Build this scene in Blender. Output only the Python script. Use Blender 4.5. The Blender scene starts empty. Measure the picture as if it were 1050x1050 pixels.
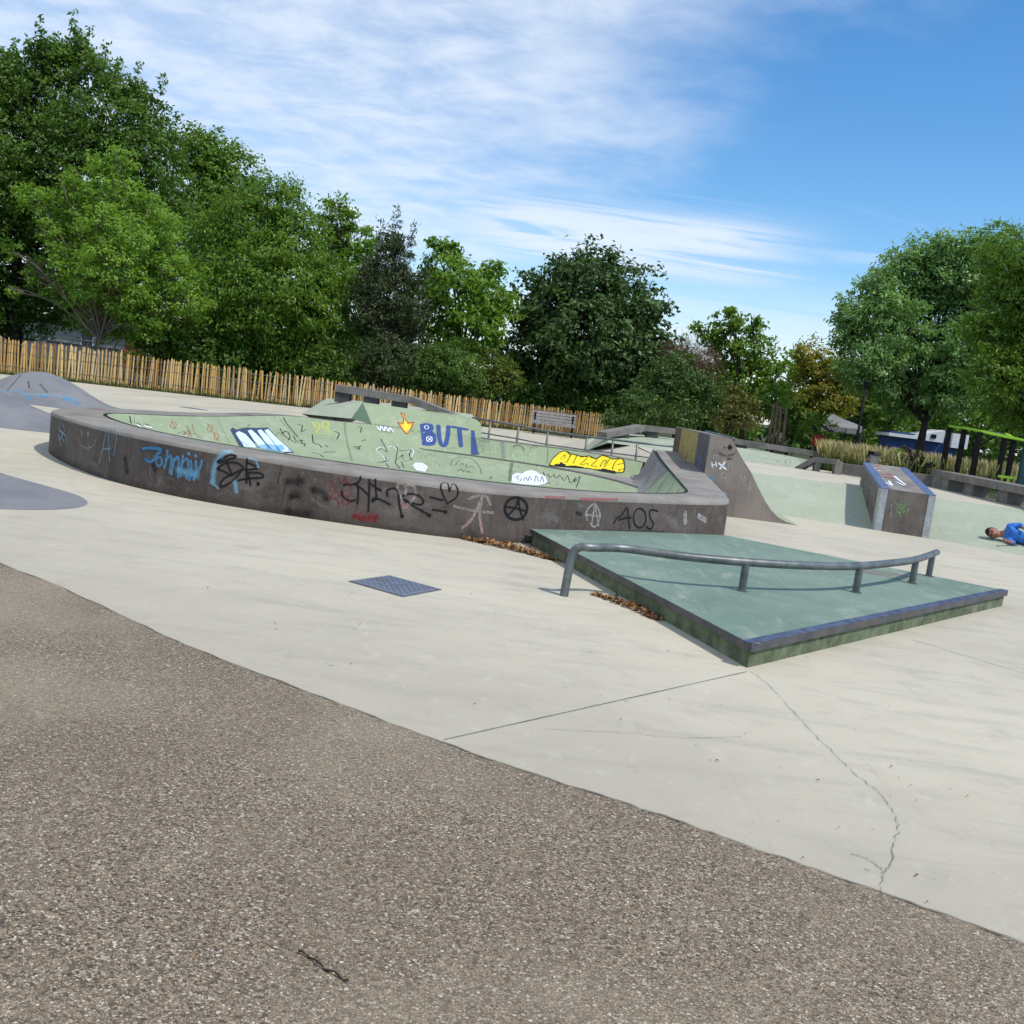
import bpy, bmesh, math, random
import numpy as np
from mathutils import Vector, Matrix
from mathutils.bvhtree import BVHTree
from mathutils.geometry import tessellate_polygon

scene = bpy.context.scene
COL = scene.collection
random.seed(7)

# ------------------------------------------------------------------ camera
FPX = 1000.0                       # focal length in photo pixels (photo 1050 px wide)
RHO = math.radians(7.2)            # phone tilted
TH = math.atan(123 * math.cos(RHO) / FPX)
HC = 1.5
_R0 = Vector((1, 0, 0)); _F = Vector((0, math.cos(TH), -math.sin(TH))); _U0 = Vector((0, math.sin(TH), math.cos(TH)))
_R = _R0 * math.cos(RHO) + _U0 * math.sin(RHO)
_U = _U0 * math.cos(RHO) - _R0 * math.sin(RHO)
EYE = Vector((0, 0, HC))

def ray(px, py):
    return (_F + _R * ((px - 525) / FPX) + _U * ((525 - py) / FPX))

def P(px, py, z=0.0):
    """point of the plane at height z seen at a photo pixel"""
    d = ray(px, py); return EYE + d * ((z - HC) / d.z)

def D(px, py, Y):
    """point at distance Y seen at a photo pixel"""
    d = ray(px, py); return EYE + d * (Y / d.y)

cam = bpy.data.cameras.new('camera'); camo = bpy.data.objects.new('camera', cam); COL.objects.link(camo)
cam.sensor_width = 36; cam.lens = 36 * FPX / 1050; cam.clip_start = 0.05; cam.clip_end = 3000
camo.matrix_world = Matrix(((_R.x, _U.x, -_F.x, 0), (_R.y, _U.y, -_F.y, 0), (_R.z, _U.z, -_F.z, HC), (0, 0, 0, 1)))
scene.camera = camo

# ------------------------------------------------------------------ tagging
def tag(o, label=None, cat=None, group=None, kind=None):
    if label: o['label'] = label
    if cat: o['category'] = cat
    if group: o['group'] = group
    if kind: o['kind'] = kind
    return o

def thing(name, label, cat, loc=(0, 0, 0), group=None):
    o = bpy.data.objects.new(name, None); COL.objects.link(o); o.location = loc
    o.empty_display_size = 0.2
    return tag(o, label, cat, group)

class MB:
    """collects shapes, then links them as one mesh object"""
    def __init__(s): s.v = []; s.f = []; s.m = []
    def add(s, verts, faces, m=0):
        b = len(s.v); s.v += [tuple(v) for v in verts]
        for f in faces: s.f.append([b + i for i in f]); s.m.append(m)
    def box(s, c, size, rz=0, m=0, tilt=None):
        hx, hy, hz = size[0] / 2, size[1] / 2, size[2] / 2
        M = Matrix.Rotation(rz, 3, 'Z')
        if tilt is not None: M = M @ tilt
        vs = [Vector(c) + M @ Vector((x, y, z)) for x in (-hx, hx) for y in (-hy, hy) for z in (-hz, hz)]
        s.add(vs, [(0, 1, 3, 2), (4, 6, 7, 5), (0, 4, 5, 1), (2, 3, 7, 6), (0, 2, 6, 4), (1, 5, 7, 3)], m)
    def hexa(s, bot, top, m=0):
        """prism between two equal polygons"""
        n = len(bot); vs = list(bot) + list(top)
        fs = [tuple(reversed(range(n))), tuple(range(n, 2 * n))] + [(i, (i + 1) % n, n + (i + 1) % n, n + i) for i in range(n)]
        s.add(vs, fs, m)
    def beam(s, a, b, w, h, m=0):
        """rectangular bar from a to b; a,b on the centre of the top face"""
        a = Vector(a); b = Vector(b); t = (b - a).normalized(); sd = t.cross(Vector((0, 0, 1))).normalized() * w / 2
        up = sd.cross(t).normalized() * h
        if up.z < 0: up = -up
        s.hexa([a - sd - up, a + sd - up, b + sd - up, b - sd - up], [a - sd, a + sd, b + sd, b - sd], m)
    def tube(s, pts, r, n=10, m=0, cap=True):
        pts = [Vector(p) for p in pts]; k = len(pts)
        rs = r if isinstance(r, (list, tuple)) else [r] * k
        t0 = (pts[1] - pts[0]).normalized()
        ref = Vector((0, 0, 1)) if abs(t0.z) < .9 else Vector((1, 0, 0))
        u = t0.cross(ref).normalized(); vs = []
        for i, p in enumerate(pts):
            t = (pts[min(i + 1, k - 1)] - pts[max(i - 1, 0)]).normalized()
            u = (u - t * u.dot(t)).normalized(); w = t.cross(u)
            for j in range(n):
                a = 2 * math.pi * j / n; vs.append(p + (u * math.cos(a) + w * math.sin(a)) * rs[i])
        fs = [(i * n + j, i * n + (j + 1) % n, (i + 1) * n + (j + 1) % n, (i + 1) * n + j) for i in range(k - 1) for j in range(n)]
        if cap: fs += [tuple(reversed(range(n))), tuple(range((k - 1) * n, k * n))]
        s.add(vs, fs, m)
    def lathe(s, c, prof, n=16, m=0):
        c = Vector(c); k = len(prof)
        vs = [c + Vector((r * math.cos(2 * math.pi * j / n), r * math.sin(2 * math.pi * j / n), z)) for r, z in prof for j in range(n)]
        fs = [(i * n + j, i * n + (j + 1) % n, (i + 1) * n + (j + 1) % n, (i + 1) * n + j) for i in range(k - 1) for j in range(n)]
        fs += [tuple(reversed(range(n))), tuple(range((k - 1) * n, k * n))]
        s.add(vs, fs, m)
    def loft(s, loops, closed=False, m=0):
        n = len(loops[0]); vs = [p for l in loops for p in l]
        fs = []
        for i in range(len(loops) - 1):
            for j in range(n if closed else n - 1):
                fs.append((i * n + j, i * n + (j + 1) % n, (i + 1) * n + (j + 1) % n, (i + 1) * n + j))
        s.add(vs, fs, m)
    def build(s, name, mat, parent=None, smooth=False, bevel=0, fix=True):
        me = bpy.data.meshes.new(name)
        me.from_pydata(s.v, [], s.f)
        mats = mat if isinstance(mat, (list, tuple)) else [mat]
        for q in mats: me.materials.append(q)
        me.polygons.foreach_set('material_index', s.m)
        if fix or bevel:
            bm = bmesh.new(); bm.from_mesh(me)
            if fix: bmesh.ops.recalc_face_normals(bm, faces=bm.faces)
            if bevel:
                bmesh.ops.remove_doubles(bm, verts=bm.verts, dist=1e-5)
                es = [e for e in bm.edges if len(e.link_faces) == 2 and e.calc_face_angle(0) > .5]
                bmesh.ops.bevel(bm, geom=es, offset=bevel, segments=2, affect='EDGES', clamp_overlap=True)
            bm.to_mesh(me); bm.free()
        if smooth:
            me.polygons.foreach_set('use_smooth', [True] * len(me.polygons))
            if smooth is not True: me.set_sharp_from_angle(angle=math.radians(smooth))
        me.update()
        o = bpy.data.objects.new(name, me); COL.objects.link(o)
        if parent is not None:
            o.parent = parent
            if parent.type == 'EMPTY': o.matrix_parent_inverse = Matrix.Translation(-Vector(parent.location))
        return o

def struct(o, **k): return tag(o, kind='structure')

# ------------------------------------------------------------------ materials
def lin(r, g, b):
    f = lambda c: (c / 255 / 12.92) if c / 255 <= .04045 else ((c / 255 + .055) / 1.055) ** 2.4
    return (f(r), f(g), f(b), 1)

class NT:
    def __init__(s, m):
        s.t = m.node_tree; s.n = s.t.nodes; s.l = s.t.links
        s.n.clear()
    def N(s, typ, **k):
        n = s.n.new(typ)
        for a, b in k.items():
            if a == 'ins':
                for i, v in b.items():
                    if hasattr(v, 'is_output'): s.l.new(v, n.inputs[i])
                    else: n.inputs[i].default_value = v
            else: setattr(n, a, b)
        return n
    def math(s, op, a, b=0.0, c=0.0, clamp=False):
        return s.N('ShaderNodeMath', operation=op, use_clamp=clamp, ins={0: a, 1: b, 2: c}).outputs[0]
    def noise(s, vec, scale, detail=4, rough=.55, dist=0.0):
        return s.N('ShaderNodeTexNoise', ins={'Vector': vec, 'Scale': scale, 'Detail': detail, 'Roughness': rough, 'Distortion': dist}).outputs['Fac']
    def mix(s, fac, a, b, mode='MIX'):
        n = s.N('ShaderNodeMix', data_type='RGBA', blend_type=mode); n.clamp_factor = True
        for i, v in ((0, fac), (6, a), (7, b)):
            if hasattr(v, 'is_output'): s.l.new(v, n.inputs[i])
            else: n.inputs[i].default_value = v
        return n.outputs[2]
    def ramp(s, fac, stops):
        n = s.N('ShaderNodeValToRGB', ins={0: fac}); r = n.color_ramp
        while len(r.elements) < len(stops): r.elements.new(.5)
        for e, (p, c) in zip(r.elements, stops):
            e.position = p; e.color = c if len(c) == 4 else (*c, 1)
        return n.outputs[0]
    def sstep(s, v, a, b):
        return s.N('ShaderNodeMapRange', interpolation_type='SMOOTHSTEP', ins={0: v, 1: a, 2: b, 3: 0.0, 4: 1.0}).outputs[0]

def newmat(name):
    m = bpy.data.materials.new(name); m.use_nodes = True
    return m, NT(m)

def finish(t, color, rough=.8, bump=None, bstr=.2, bdist=.01, metal=0.0, spec=.3):
    p = t.N('ShaderNodeBsdfPrincipled', ins={'Base Color': color, 'Roughness': rough, 'Metallic': metal, 'Specular IOR Level': spec})
    if bump is not None:
        b = t.N('ShaderNodeBump', ins={'Height': bump, 'Strength': bstr, 'Distance': bdist})
        t.l.new(b.outputs[0], p.inputs['Normal'])
    o = t.N('ShaderNodeOutputMaterial'); t.l.new(p.outputs[0], o.inputs[0])
    return p

def pos(t): return t.N('ShaderNodeNewGeometry').outputs['Position']

def mapped(t, sc=(1, 1, 1), rot=(0, 0, 0)):
    return t.N('ShaderNodeMapping', ins={'Vector': pos(t), 'Scale': sc, 'Rotation': rot}).outputs[0]

def mottled(name, c1, c2, scale=3, fine=60, rough=.85, bstr=.25, bdist=.004, c3=None, streak=0, spec=.25, metal=0.0, contrast=(.35, .65), speck=.25):
    m, t = newmat(name)
    p = pos(t)
    col = t.mix(t.sstep(t.noise(p, scale, 6, .6), *contrast), c1, c2)
    if c3 is not None:
        col = t.mix(t.sstep(t.noise(mapped(t, (1, 1, 1), (0, 0, 1)), scale * .37, 5, .65), .52, .72), col, c3)
    if streak:
        st = t.noise(mapped(t, (9, 9, .7)), 1.6, 5, .65)
        col = t.mix(t.math('MULTIPLY', t.sstep(st, .45, .75), streak), col, tuple(x * .35 for x in c1[:3]) + (1,))
    f = t.noise(p, fine, 5, .7)
    col = t.mix(t.math('MULTIPLY', t.math('ABSOLUTE', t.math('SUBTRACT', f, .5)), speck * 4, clamp=True), col, tuple(x * .45 for x in c2[:3]) + (1,))
    finish(t, col, rough, f, bstr, bdist, metal, spec)
    return m

def floor_concrete():
    m, t = newmat('pale floor concrete'); p = pos(t)
    a, b = (.50, .462, .362, 1), (.435, .402, .317, 1)
    big = t.noise(p, .32, 5, .6, .3)
    col = t.mix(t.sstep(big, .35, .68), a, b)
    # trowel sweeps and scuffed grey
    sw = t.noise(mapped(t, (1, 4.5, 1), (0, 0, .35)), .9, 6, .62, .4)
    col = t.mix(t.math('MULTIPLY', t.sstep(sw, .46, .76), .6), col, (.325, .305, .25, 1))
    sw2 = t.noise(mapped(t, (3.6, 1, 1), (0, 0, -.25)), 1.3, 6, .65, .5)
    col = t.mix(t.math('MULTIPLY', t.sstep(sw2, .52, .8), .35), col, (.52, .50, .43, 1))
    gx = t.N('ShaderNodeSeparateXYZ', ins={0: p})
    # vignette-like foreground shading painted into the colour, greyer toward the gravel path
    near = t.math('ADD', t.math('MULTIPLY', gx.outputs[0], .62), gx.outputs[1])
    nd = t.math('ADD', near, t.math('MULTIPLY', t.math('SUBTRACT', t.noise(p, .9, 5, .6), .5), 3.2))
    col = t.mix(t.math('MULTIPLY', t.math('SUBTRACT', 1.0, t.sstep(nd, 3.6, 6.6)), .6), col, (.34, .315, .25, 1))
    # dark small marks
    sp = t.noise(mapped(t, (1, 2.4, 1), (0, 0, .5)), 16, 3, .6)
    col = t.mix(t.math('MULTIPLY', t.sstep(sp, .68, .74), .6), col, (.16, .15, .125, 1))
    mo = t.noise(mapped(t, (1, 1.6, 1), (0, 0, .8)), 2.6, 8, .68, .3)
    col = t.mix(t.math('MULTIPLY', t.sstep(mo, .50, .72), .38), col, (.30, .28, .225, 1))
    mo2 = t.noise(mapped(t, (1.5, 1, 1), (0, 0, -.6)), 5.5, 7, .7, .2)
    col = t.mix(t.math('MULTIPLY', t.sstep(mo2, .54, .70), .28), col, (.56, .53, .44, 1))
    wm = t.noise(mapped(t, (.35, 9, 1), (0, 0, .28)), 1.5, 5, .6, .8)
    wm2 = t.noise(mapped(t, (7, .4, 1), (0, 0, .15)), 1.2, 5, .6, .9)
    col = t.mix(t.math('MULTIPLY', t.sstep(wm, .63, .72), .22), col, (.20, .19, .165, 1))
    col = t.mix(t.math('MULTIPLY', t.sstep(wm2, .64, .73), .16), col, (.22, .205, .175, 1))
    gm_ = t.N('ShaderNodeTexVoronoi', feature='F1', ins={'Vector': p, 'Scale': 1.9, 'Randomness': 1.0})
    col = t.mix(t.math('MULTIPLY', t.math('LESS_THAN', t.math('ADD', gm_.outputs['Distance'], t.math('MULTIPLY', t.noise(p, 60, 2), .02)), .038), .5), col, (.19, .175, .145, 1))
    sp3 = t.noise(mapped(t, (1, 3.2, 1), (0, 0, -.3)), 30, 2, .5)
    col = t.mix(t.math('MULTIPLY', t.sstep(sp3, .70, .74), .5), col, (.15, .135, .105, 1))
    sp2 = t.noise(p, 130, 3, .7)
    col = t.mix(t.math('MULTIPLY', t.sstep(sp2, .58, .8), .35), col, (.24, .23, .2, 1))
    # brownish stains
    st = t.noise(p, 1.1, 3, .5, .2)
    col = t.mix(t.math('MULTIPLY', t.sstep(st, .66, .76), .22), col, (.30, .24, .15, 1))
    h = t.math('ADD', t.noise(p, 90, 4, .7), t.math('MULTIPLY', sw, .8))
    finish(t, col, .82, h, .12, .004, spec=.25)
    return m

def aggregate():
    m, t = newmat('exposed aggregate'); p = pos(t)
    # warped so that stones are not round cells of one size
    wv = t.N('ShaderNodeTexNoise', ins={'Vector': p, 'Scale': 45.0, 'Detail': 2.0})
    off = t.N('ShaderNodeVectorMath', operation='SCALE', ins={0: wv.outputs['Color'], 'Scale': .012}).outputs[0]
    q = t.N('ShaderNodeVectorMath', operation='ADD', ins={0: p, 1: off}).outputs[0]
    mp = t.N('ShaderNodeMapping', ins={'Vector': q, 'Scale': (1, 1.25, 1), 'Rotation': (0, 0, .4)}).outputs[0]
    v = t.N('ShaderNodeTexVoronoi', feature='F1', ins={'Vector': mp, 'Scale': 112.0, 'Randomness': 1.0})
    e = t.N('ShaderNodeTexVoronoi', feature='DISTANCE_TO_EDGE', ins={'Vector': mp, 'Scale': 112.0, 'Randomness': 1.0})
    v2 = t.N('ShaderNodeTexVoronoi', feature='F1', ins={'Vector': q, 'Scale': 190.0, 'Randomness': 1.0})
    sep = t.N('ShaderNodeSeparateColor', ins={0: v.outputs['Color']})
    r = sep.outputs[0]; g = sep.outputs[1]
    stone = t.ramp(r, [(0, (0.0371, 0.0293, 0.0211)), (.13, (0.101, 0.0784, 0.0553)), (.36, (0.244, 0.188, 0.125)), (.56, (0.334, 0.266, 0.186)), (.68, (0.228, 0.143, 0.0754)), (.80, (0.377, 0.311, 0.226)), (.93, (0.466, 0.397, 0.298)), (.99, (0.53, 0.481, 0.392)), (1, (0.657, 0.606, 0.512))])
    small = t.ramp(t.N('ShaderNodeSeparateColor', ins={0: v2.outputs['Color']}).outputs[0], [(0, (0.053, 0.0418, 0.0301)), (.5, (0.212, 0.165, 0.112)), (.9, (0.345, 0.28, 0.197)), (1, (0.445, 0.397, 0.311))])
    # some cells are mortar with fine grit rather than one stone
    grit = t.math('GREATER_THAN', g, .6)
    col = t.mix(grit, stone, small)
    gap = t.sstep(e.outputs['Distance'], .0, .11)
    col = t.mix(gap, (0.0636, 0.0522, 0.0402, 1), col)
    big = t.noise(p, .7, 6, .6, .3)
    col = t.mix(t.math('MULTIPLY', t.sstep(big, .38, .7), .38), col, (0.17, 0.131, 0.0883, 1), 'MIX')
    pale = t.noise(mapped(t, (1, 1, 1), (.3, 0, 1)), .45, 5, .6)
    col = t.mix(t.math('MULTIPLY', t.sstep(pale, .45, .68), .42), col, (0.36, 0.303, 0.216, 1))
    col = t.mix(t.math('MULTIPLY', t.sstep(t.noise(p, 2.3, 4, .6), .6, .78), .35), col, (0.138, 0.104, 0.0703, 1))
    h = t.math('ADD', t.math('MULTIPLY', gap, t.math('ADD', .4, t.math('MULTIPLY', g, .6))), t.math('MULTIPLY', t.noise(p, 300, 2), .3))
    finish(t, col, .75, h, .55, .004, spec=.3)
    return m

def wall_concrete(name, c1, c2, cl):
    """dark stained concrete: rain streaks, pale lime freckles, darker foot"""
    m, t = newmat(name); p = pos(t)
    col = t.mix(t.sstep(t.noise(p, 1.3, 6, .62, .3), .36, .66), c1, c2)
    st = t.noise(mapped(t, (10, 10, .8)), 1.5, 6, .7)
    col = t.mix(t.math('MULTIPLY', t.sstep(st, .45, .72), .34), col, tuple(x * .42 for x in c1[:3]) + (1,))
    st2 = t.noise(mapped(t, (14, 14, 1.4), (.2, 0, 0)), 1.2, 6, .72)
    col = t.mix(t.math('MULTIPLY', t.sstep(st2, .54, .76), .3), col, cl)
    wp = t.noise(mapped(t, (1, 1, 1.6), (.4, .2, 1)), 2.1, 7, .72, .6)
    col = t.mix(t.math('MULTIPLY', t.sstep(wp, .52, .70), .42), col, cl)
    bl = t.noise(p, 3.4, 6, .7, .5)
    col = t.mix(t.math('MULTIPLY', t.sstep(bl, .54, .72), .6), col, (.035, .029, .025, 1))
    fr = t.noise(p, 38, 5, .75)
    col = t.mix(t.math('MULTIPLY', t.sstep(fr, .55, .70), .55), col, cl)
    fd = t.noise(p, 70, 4, .7)
    col = t.mix(t.math('MULTIPLY', t.sstep(fd, .56, .74), .5), col, (.02, .018, .016, 1))
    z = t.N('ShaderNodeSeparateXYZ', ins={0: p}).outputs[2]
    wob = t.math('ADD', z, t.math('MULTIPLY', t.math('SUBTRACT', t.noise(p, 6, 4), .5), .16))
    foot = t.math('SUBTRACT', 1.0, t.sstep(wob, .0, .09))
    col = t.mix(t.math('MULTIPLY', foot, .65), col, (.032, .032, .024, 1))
    finish(t, col, .85, t.math('ADD', fr, fd), .35, .006, spec=.25)
    return m

def green_concrete(name, c1, c2, worn, wf=.5):
    m, t = newmat(name); p = pos(t)
    col = t.mix(t.sstep(t.noise(p, .9, 6, .6, .2), .36, .66), c1, c2)
    w = t.noise(mapped(t, (2.2, 1, 1), (0, 0, .5)), 2.4, 7, .68, .4)
    col = t.mix(t.math('MULTIPLY', t.sstep(w, .5, .72), wf), col, worn)
    sc = t.noise(mapped(t, (.6, 7, 1), (0, 0, .9)), 2.2, 6, .66, .7)
    col = t.mix(t.math('MULTIPLY', t.sstep(sc, .58, .70), .34), col, tuple(min(1, x * 1.25) for x in worn[:3]) + (1,))
    sc2 = t.noise(mapped(t, (8, .7, 1), (0, 0, .4)), 1.8, 6, .66, .7)
    col = t.mix(t.math('MULTIPLY', t.sstep(sc2, .58, .70), .34), col, tuple(x * .5 for x in c1[:3]) + (1,))
    g = t.noise(p, 26, 5, .72)
    col = t.mix(t.math('MULTIPLY', t.sstep(g, .56, .76), .4), col, tuple(x * .5 for x in c1[:3]) + (1,))
    st = t.noise(mapped(t, (5, 5, .6)), 1.1, 5, .65)
    col = t.mix(t.math('MULTIPLY', t.sstep(st, .56, .78), .3), col, tuple(x * .45 for x in c2[:3]) + (1,))
    finish(t, col, .7, g, .15, .004, spec=.3)
    return m

M = {}
M['floor'] = floor_concrete()
M['agg'] = aggregate()
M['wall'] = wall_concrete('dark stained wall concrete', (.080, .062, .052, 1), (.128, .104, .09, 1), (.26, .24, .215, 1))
M['rim'] = mottled('worn rim concrete', (.205, .185, .162, 1), (.275, .255, .225, 1), 2.5, 70, .7, .25, .004, (.16, .13, .125, 1), speck=.3)
M['deckgrey'] = mottled('grey ramp concrete', (.22, .205, .20, 1), (.28, .26, .255, 1), 1.7, 60, .75, .2, .004, (.19, .17, .17, 1))
M['green'] = green_concrete('faded green concrete', (.255, .315, .19, 1), (.295, .355, .22, 1), (.39, .425, .30, 1), .7)
M['greenpale'] = green_concrete('pale green bank concrete', (.315, .36, .265, 1), (.36, .40, .30, 1), (.44, .44, .355, 1), .65)
M['greendark'] = green_concrete('shaded green concrete', (.10, .17, .105, 1), (.13, .20, .12, 1), (.2, .25, .18, 1))  # darker green for the hip pocket, its shade put into the colour
M['padtop'] = green_concrete('worn teal green paint', (.140, .205, .162, 1), (.185, .255, .203, 1), (.275, .315, .255, 1), .9)
M['padside'] = mottled('mossy green side', (.085, .105, .06, 1), (.165, .205, .12, 1), 7, 40, .9, .5, .01, (.24, .25, .18, 1), streak=.3, speck=.4)
M['steeledge'] = mottled('scuffed steel angle', (.06, .062, .07, 1), (.10, .10, .105, 1), 6, 50, .5, .1, .002, (.14, .11, .085, 1), metal=.3, spec=.5)
M['padblue'] = mottled('blue black worn edge paint', (.045, .062, .115, 1), (.085, .105, .17, 1), 11, 45, .55, .1, .002, (.05, .05, .055, 1), spec=.4, contrast=(.42, .58))
M['bluepaint'] = mottled('worn blue edge paint', (.07, .11, .24, 1), (.105, .15, .28, 1), 9, 50, .5, .1, .002, (.17, .17, .18, 1), spec=.5)
M['galv'] = mottled('galvanised rail steel', (.12, .135, .13, 1), (.20, .215, .205, 1), 9, 90, .46, .05, .001, (.08, .09, .09, 1), metal=.5, spec=.4)
M['galvdark'] = mottled('dull post steel', (.09, .105, .105, 1), (.15, .165, .165, 1), 9, 90, .5, .05, .001, None, metal=.5, spec=.5)
M['galvedge'] = mottled('bright galvanised angle', (.33, .35, .365, 1), (.47, .49, .50, 1), 18, 70, .45, .05, .001, (.33, .36, .4, 1), metal=.3, spec=.5)
M['mound'] = mottled('smooth grey mound concrete', (.16, .165, .178, 1), (.21, .212, .222, 1), 1.3, 60, .75, .15, .003, (.185, .17, .175, 1))
M['qp'] = mottled('brown grey ramp concrete', (.215, .18, .15, 1), (.28, .24, .205, 1), 2.2, 55, .8, .25, .004, (.155, .13, .118, 1), streak=.25)
M['boxside'] = mottled('dark ledge concrete', (.15, .125, .105, 1), (.21, .18, .155, 1), 3, 55, .8, .25, .004, (.10, .085, .078, 1), streak=.25)
M['ledge'] = mottled('weathered grey ledge', (.155, .145, .128, 1), (.22, .205, .185, 1), 4, 50, .8, .25, .004, (.11, .10, .095, 1), streak=.3)
M['ledgedark'] = mottled('dark ledge support', (.055, .052, .05, 1), (.085, .08, .075, 1), 4, 50, .85)
M['joint'] = mottled('dark joint', (.12, .11, .092, 1), (.20, .185, .155, 1), 30, 90, .9)
M['crack'] = mottled('hairline crack', (.14, .13, .11, 1), (.24, .225, .19, 1), 30, 90, .9)
M['iron'] = mottled('blue grey iron cover', (.16, .185, .245, 1), (.205, .23, .285, 1), 9, 80, .5, .2, .002, (.15, .15, .16, 1), metal=.25, spec=.5)
M['irondark'] = mottled('dark iron rim', (.11, .12, .14, 1), (.15, .155, .17, 1), 9, 80, .6)
M['bark'] = mottled('brown bark', (.06, .045, .034, 1), (.10, .08, .062, 1), 6, 30, .95, .6, .02)
M['barkdark'] = mottled('dark bark', (.028, .022, .018, 1), (.05, .04, .032, 1), 6, 30, .95, .6, .02)
M['barkpale'] = mottled('pale young bark', (.14, .115, .085, 1), (.20, .165, .12, 1), 6, 30, .95, .5, .02)
M['soil'] = mottled('park soil and grass', (.035, .045, .018, 1), (.06, .075, .028, 1), .8, 12, .95, .5, .03, (.07, .055, .035, 1))
M['black'] = mottled('black powder coat', (.006, .006, .007, 1), (.010, .010, .011, 1), 5, 60, .6, spec=.12)
M['limebar'] = mottled('lime green powder coat', (.26, .52, .035, 1), (.32, .58, .05, 1), 5, 60, .45)
M['tealboard'] = mottled('dark teal board', (.012, .045, .055, 1), (.02, .06, .07, 1), 3, 60, .5)
M['bluewall'] = mottled('royal blue cladding', (.02, .05, .16, 1), (.035, .075, .21, 1), 1.5, 40, .6, streak=.4)
M['white'] = mottled('off white board', (.62, .63, .64, 1), (.72, .72, .72, 1), 2, 40, .7)
M['canvas'] = mottled('grey canvas', (.17, .175, .18, 1), (.25, .255, .26, 1), 2, 40, .8)
M['render'] = mottled('grey render', (.10, .10, .10, 1), (.15, .15, .15, 1), 1.2, 40, .85)
M['glass'] = mottled('dull window glass', (.10, .13, .15, 1), (.22, .25, .27, 1), .8, 40, .15, .0, .001, spec=.6)
M['brick'] = mottled('red brick', (.20, .07, .045, 1), (.28, .10, .06, 1), 8, 40, .9)
M['timber'] = mottled('weathered timber', (.20, .14, .09, 1), (.28, .20, .13, 1), 6, 40, .85, streak=.5)
M['benchwood'] = mottled('silver grey bench wood', (.23, .22, .22, 1), (.32, .305, .30, 1), 6, 40, .8)
M['red'] = mottled('red paint', (.45, .03, .025, 1), (.52, .05, .04, 1), 4, 40, .6)

def paling_mat():
    m, t = newmat('split chestnut'); p = pos(t)
    a = t.N('ShaderNodeAttribute', attribute_name='tint').outputs['Fac']
    c = t.ramp(a, [(0, (.18, .095, .035)), (.3, (.38, .22, .07)), (.6, (.52, .34, .12)), (.85, (.62, .46, .22)), (1, (.34, .26, .17))])
    s = t.noise(mapped(t, (30, 30, 2)), 1.5, 4, .7)
    c = t.mix(t.math('MULTIPLY', t.sstep(s, .5, .75), .5), c, (.16, .09, .045, 1))
    finish(t, c, .85, s, .3, .004)
    return m
M['paling'] = paling_mat()

def leaf_mat(name, lo, hi, warm, translucent=.3):
    m, t = newmat(name)
    a = t.N('ShaderNodeAttribute', attribute_name='tint').outputs['Fac']
    c = t.ramp(a, [(0, lo), (.55, tuple((x + y) / 2 for x, y in zip(lo, hi))), (.88, hi), (1, warm)])
    p = t.N('ShaderNodeBsdfPrincipled', ins={'Base Color': c, 'Roughness': .5, 'Specular IOR Level': .35})
    b = t.N('ShaderNodeBsdfTranslucent', ins={'Color': t.mix(.5, c, (hi[0] * 1.5, hi[1] * 1.6, hi[2] * .8, 1))})
    x = t.N('ShaderNodeMixShader', ins={0: translucent, 1: p.outputs[0], 2: b.outputs[0]})
    o = t.N('ShaderNodeOutputMaterial'); t.l.new(x.outputs[0], o.inputs[0])
    return m

def paint(name, rgb, fade=0.0, scale=22, rough=.6):
    """sprayed paint: soft overspray at the stroke edge; fade>0 lets the surface show through in worn patches"""
    m, t = newmat(name); p = pos(t); n = t.noise(p, scale, 5, .7)
    c = t.mix(t.sstep(n, .4, .7), lin(*rgb), tuple(x * .8 for x in lin(*rgb)[:3]) + (1,))
    pr = t.N('ShaderNodeBsdfPrincipled', ins={'Base Color': c, 'Roughness': rough, 'Specular IOR Level': .3})
    o = t.N('ShaderNodeOutputMaterial'); tr = t.N('ShaderNodeBsdfTransparent')
    core = t.N('ShaderNodeAttribute', attribute_name='core').outputs['Fac']
    fine = t.math('SUBTRACT', t.noise(p, scale * 3.2, 3, .7), .5)
    if fade >= .7: al = t.math('MULTIPLY', t.sstep(t.math('ADD', core, t.math('MULTIPLY', fine, .5)), .05, 1.0), 1.25 - fade, clamp=True)
    else:
        al = t.sstep(t.math('ADD', core, t.math('MULTIPLY', fine, .35)), .02, .34)
        if fade:
            f = t.sstep(t.noise(p, scale * 1.7, 5, .75), .5 - (1 - fade) * .35, .78 - (1 - fade) * .3)
            al = t.math('MULTIPLY', al, t.math('SUBTRACT', 1.0, t.math('ADD', t.math('MULTIPLY', f, .6), fade * .4, clamp=True)))
    x = t.N('ShaderNodeMixShader', ins={0: al, 1: tr.outputs[0], 2: pr.outputs[0]})
    t.l.new(x.outputs[0], o.inputs[0])
    return m

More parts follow.
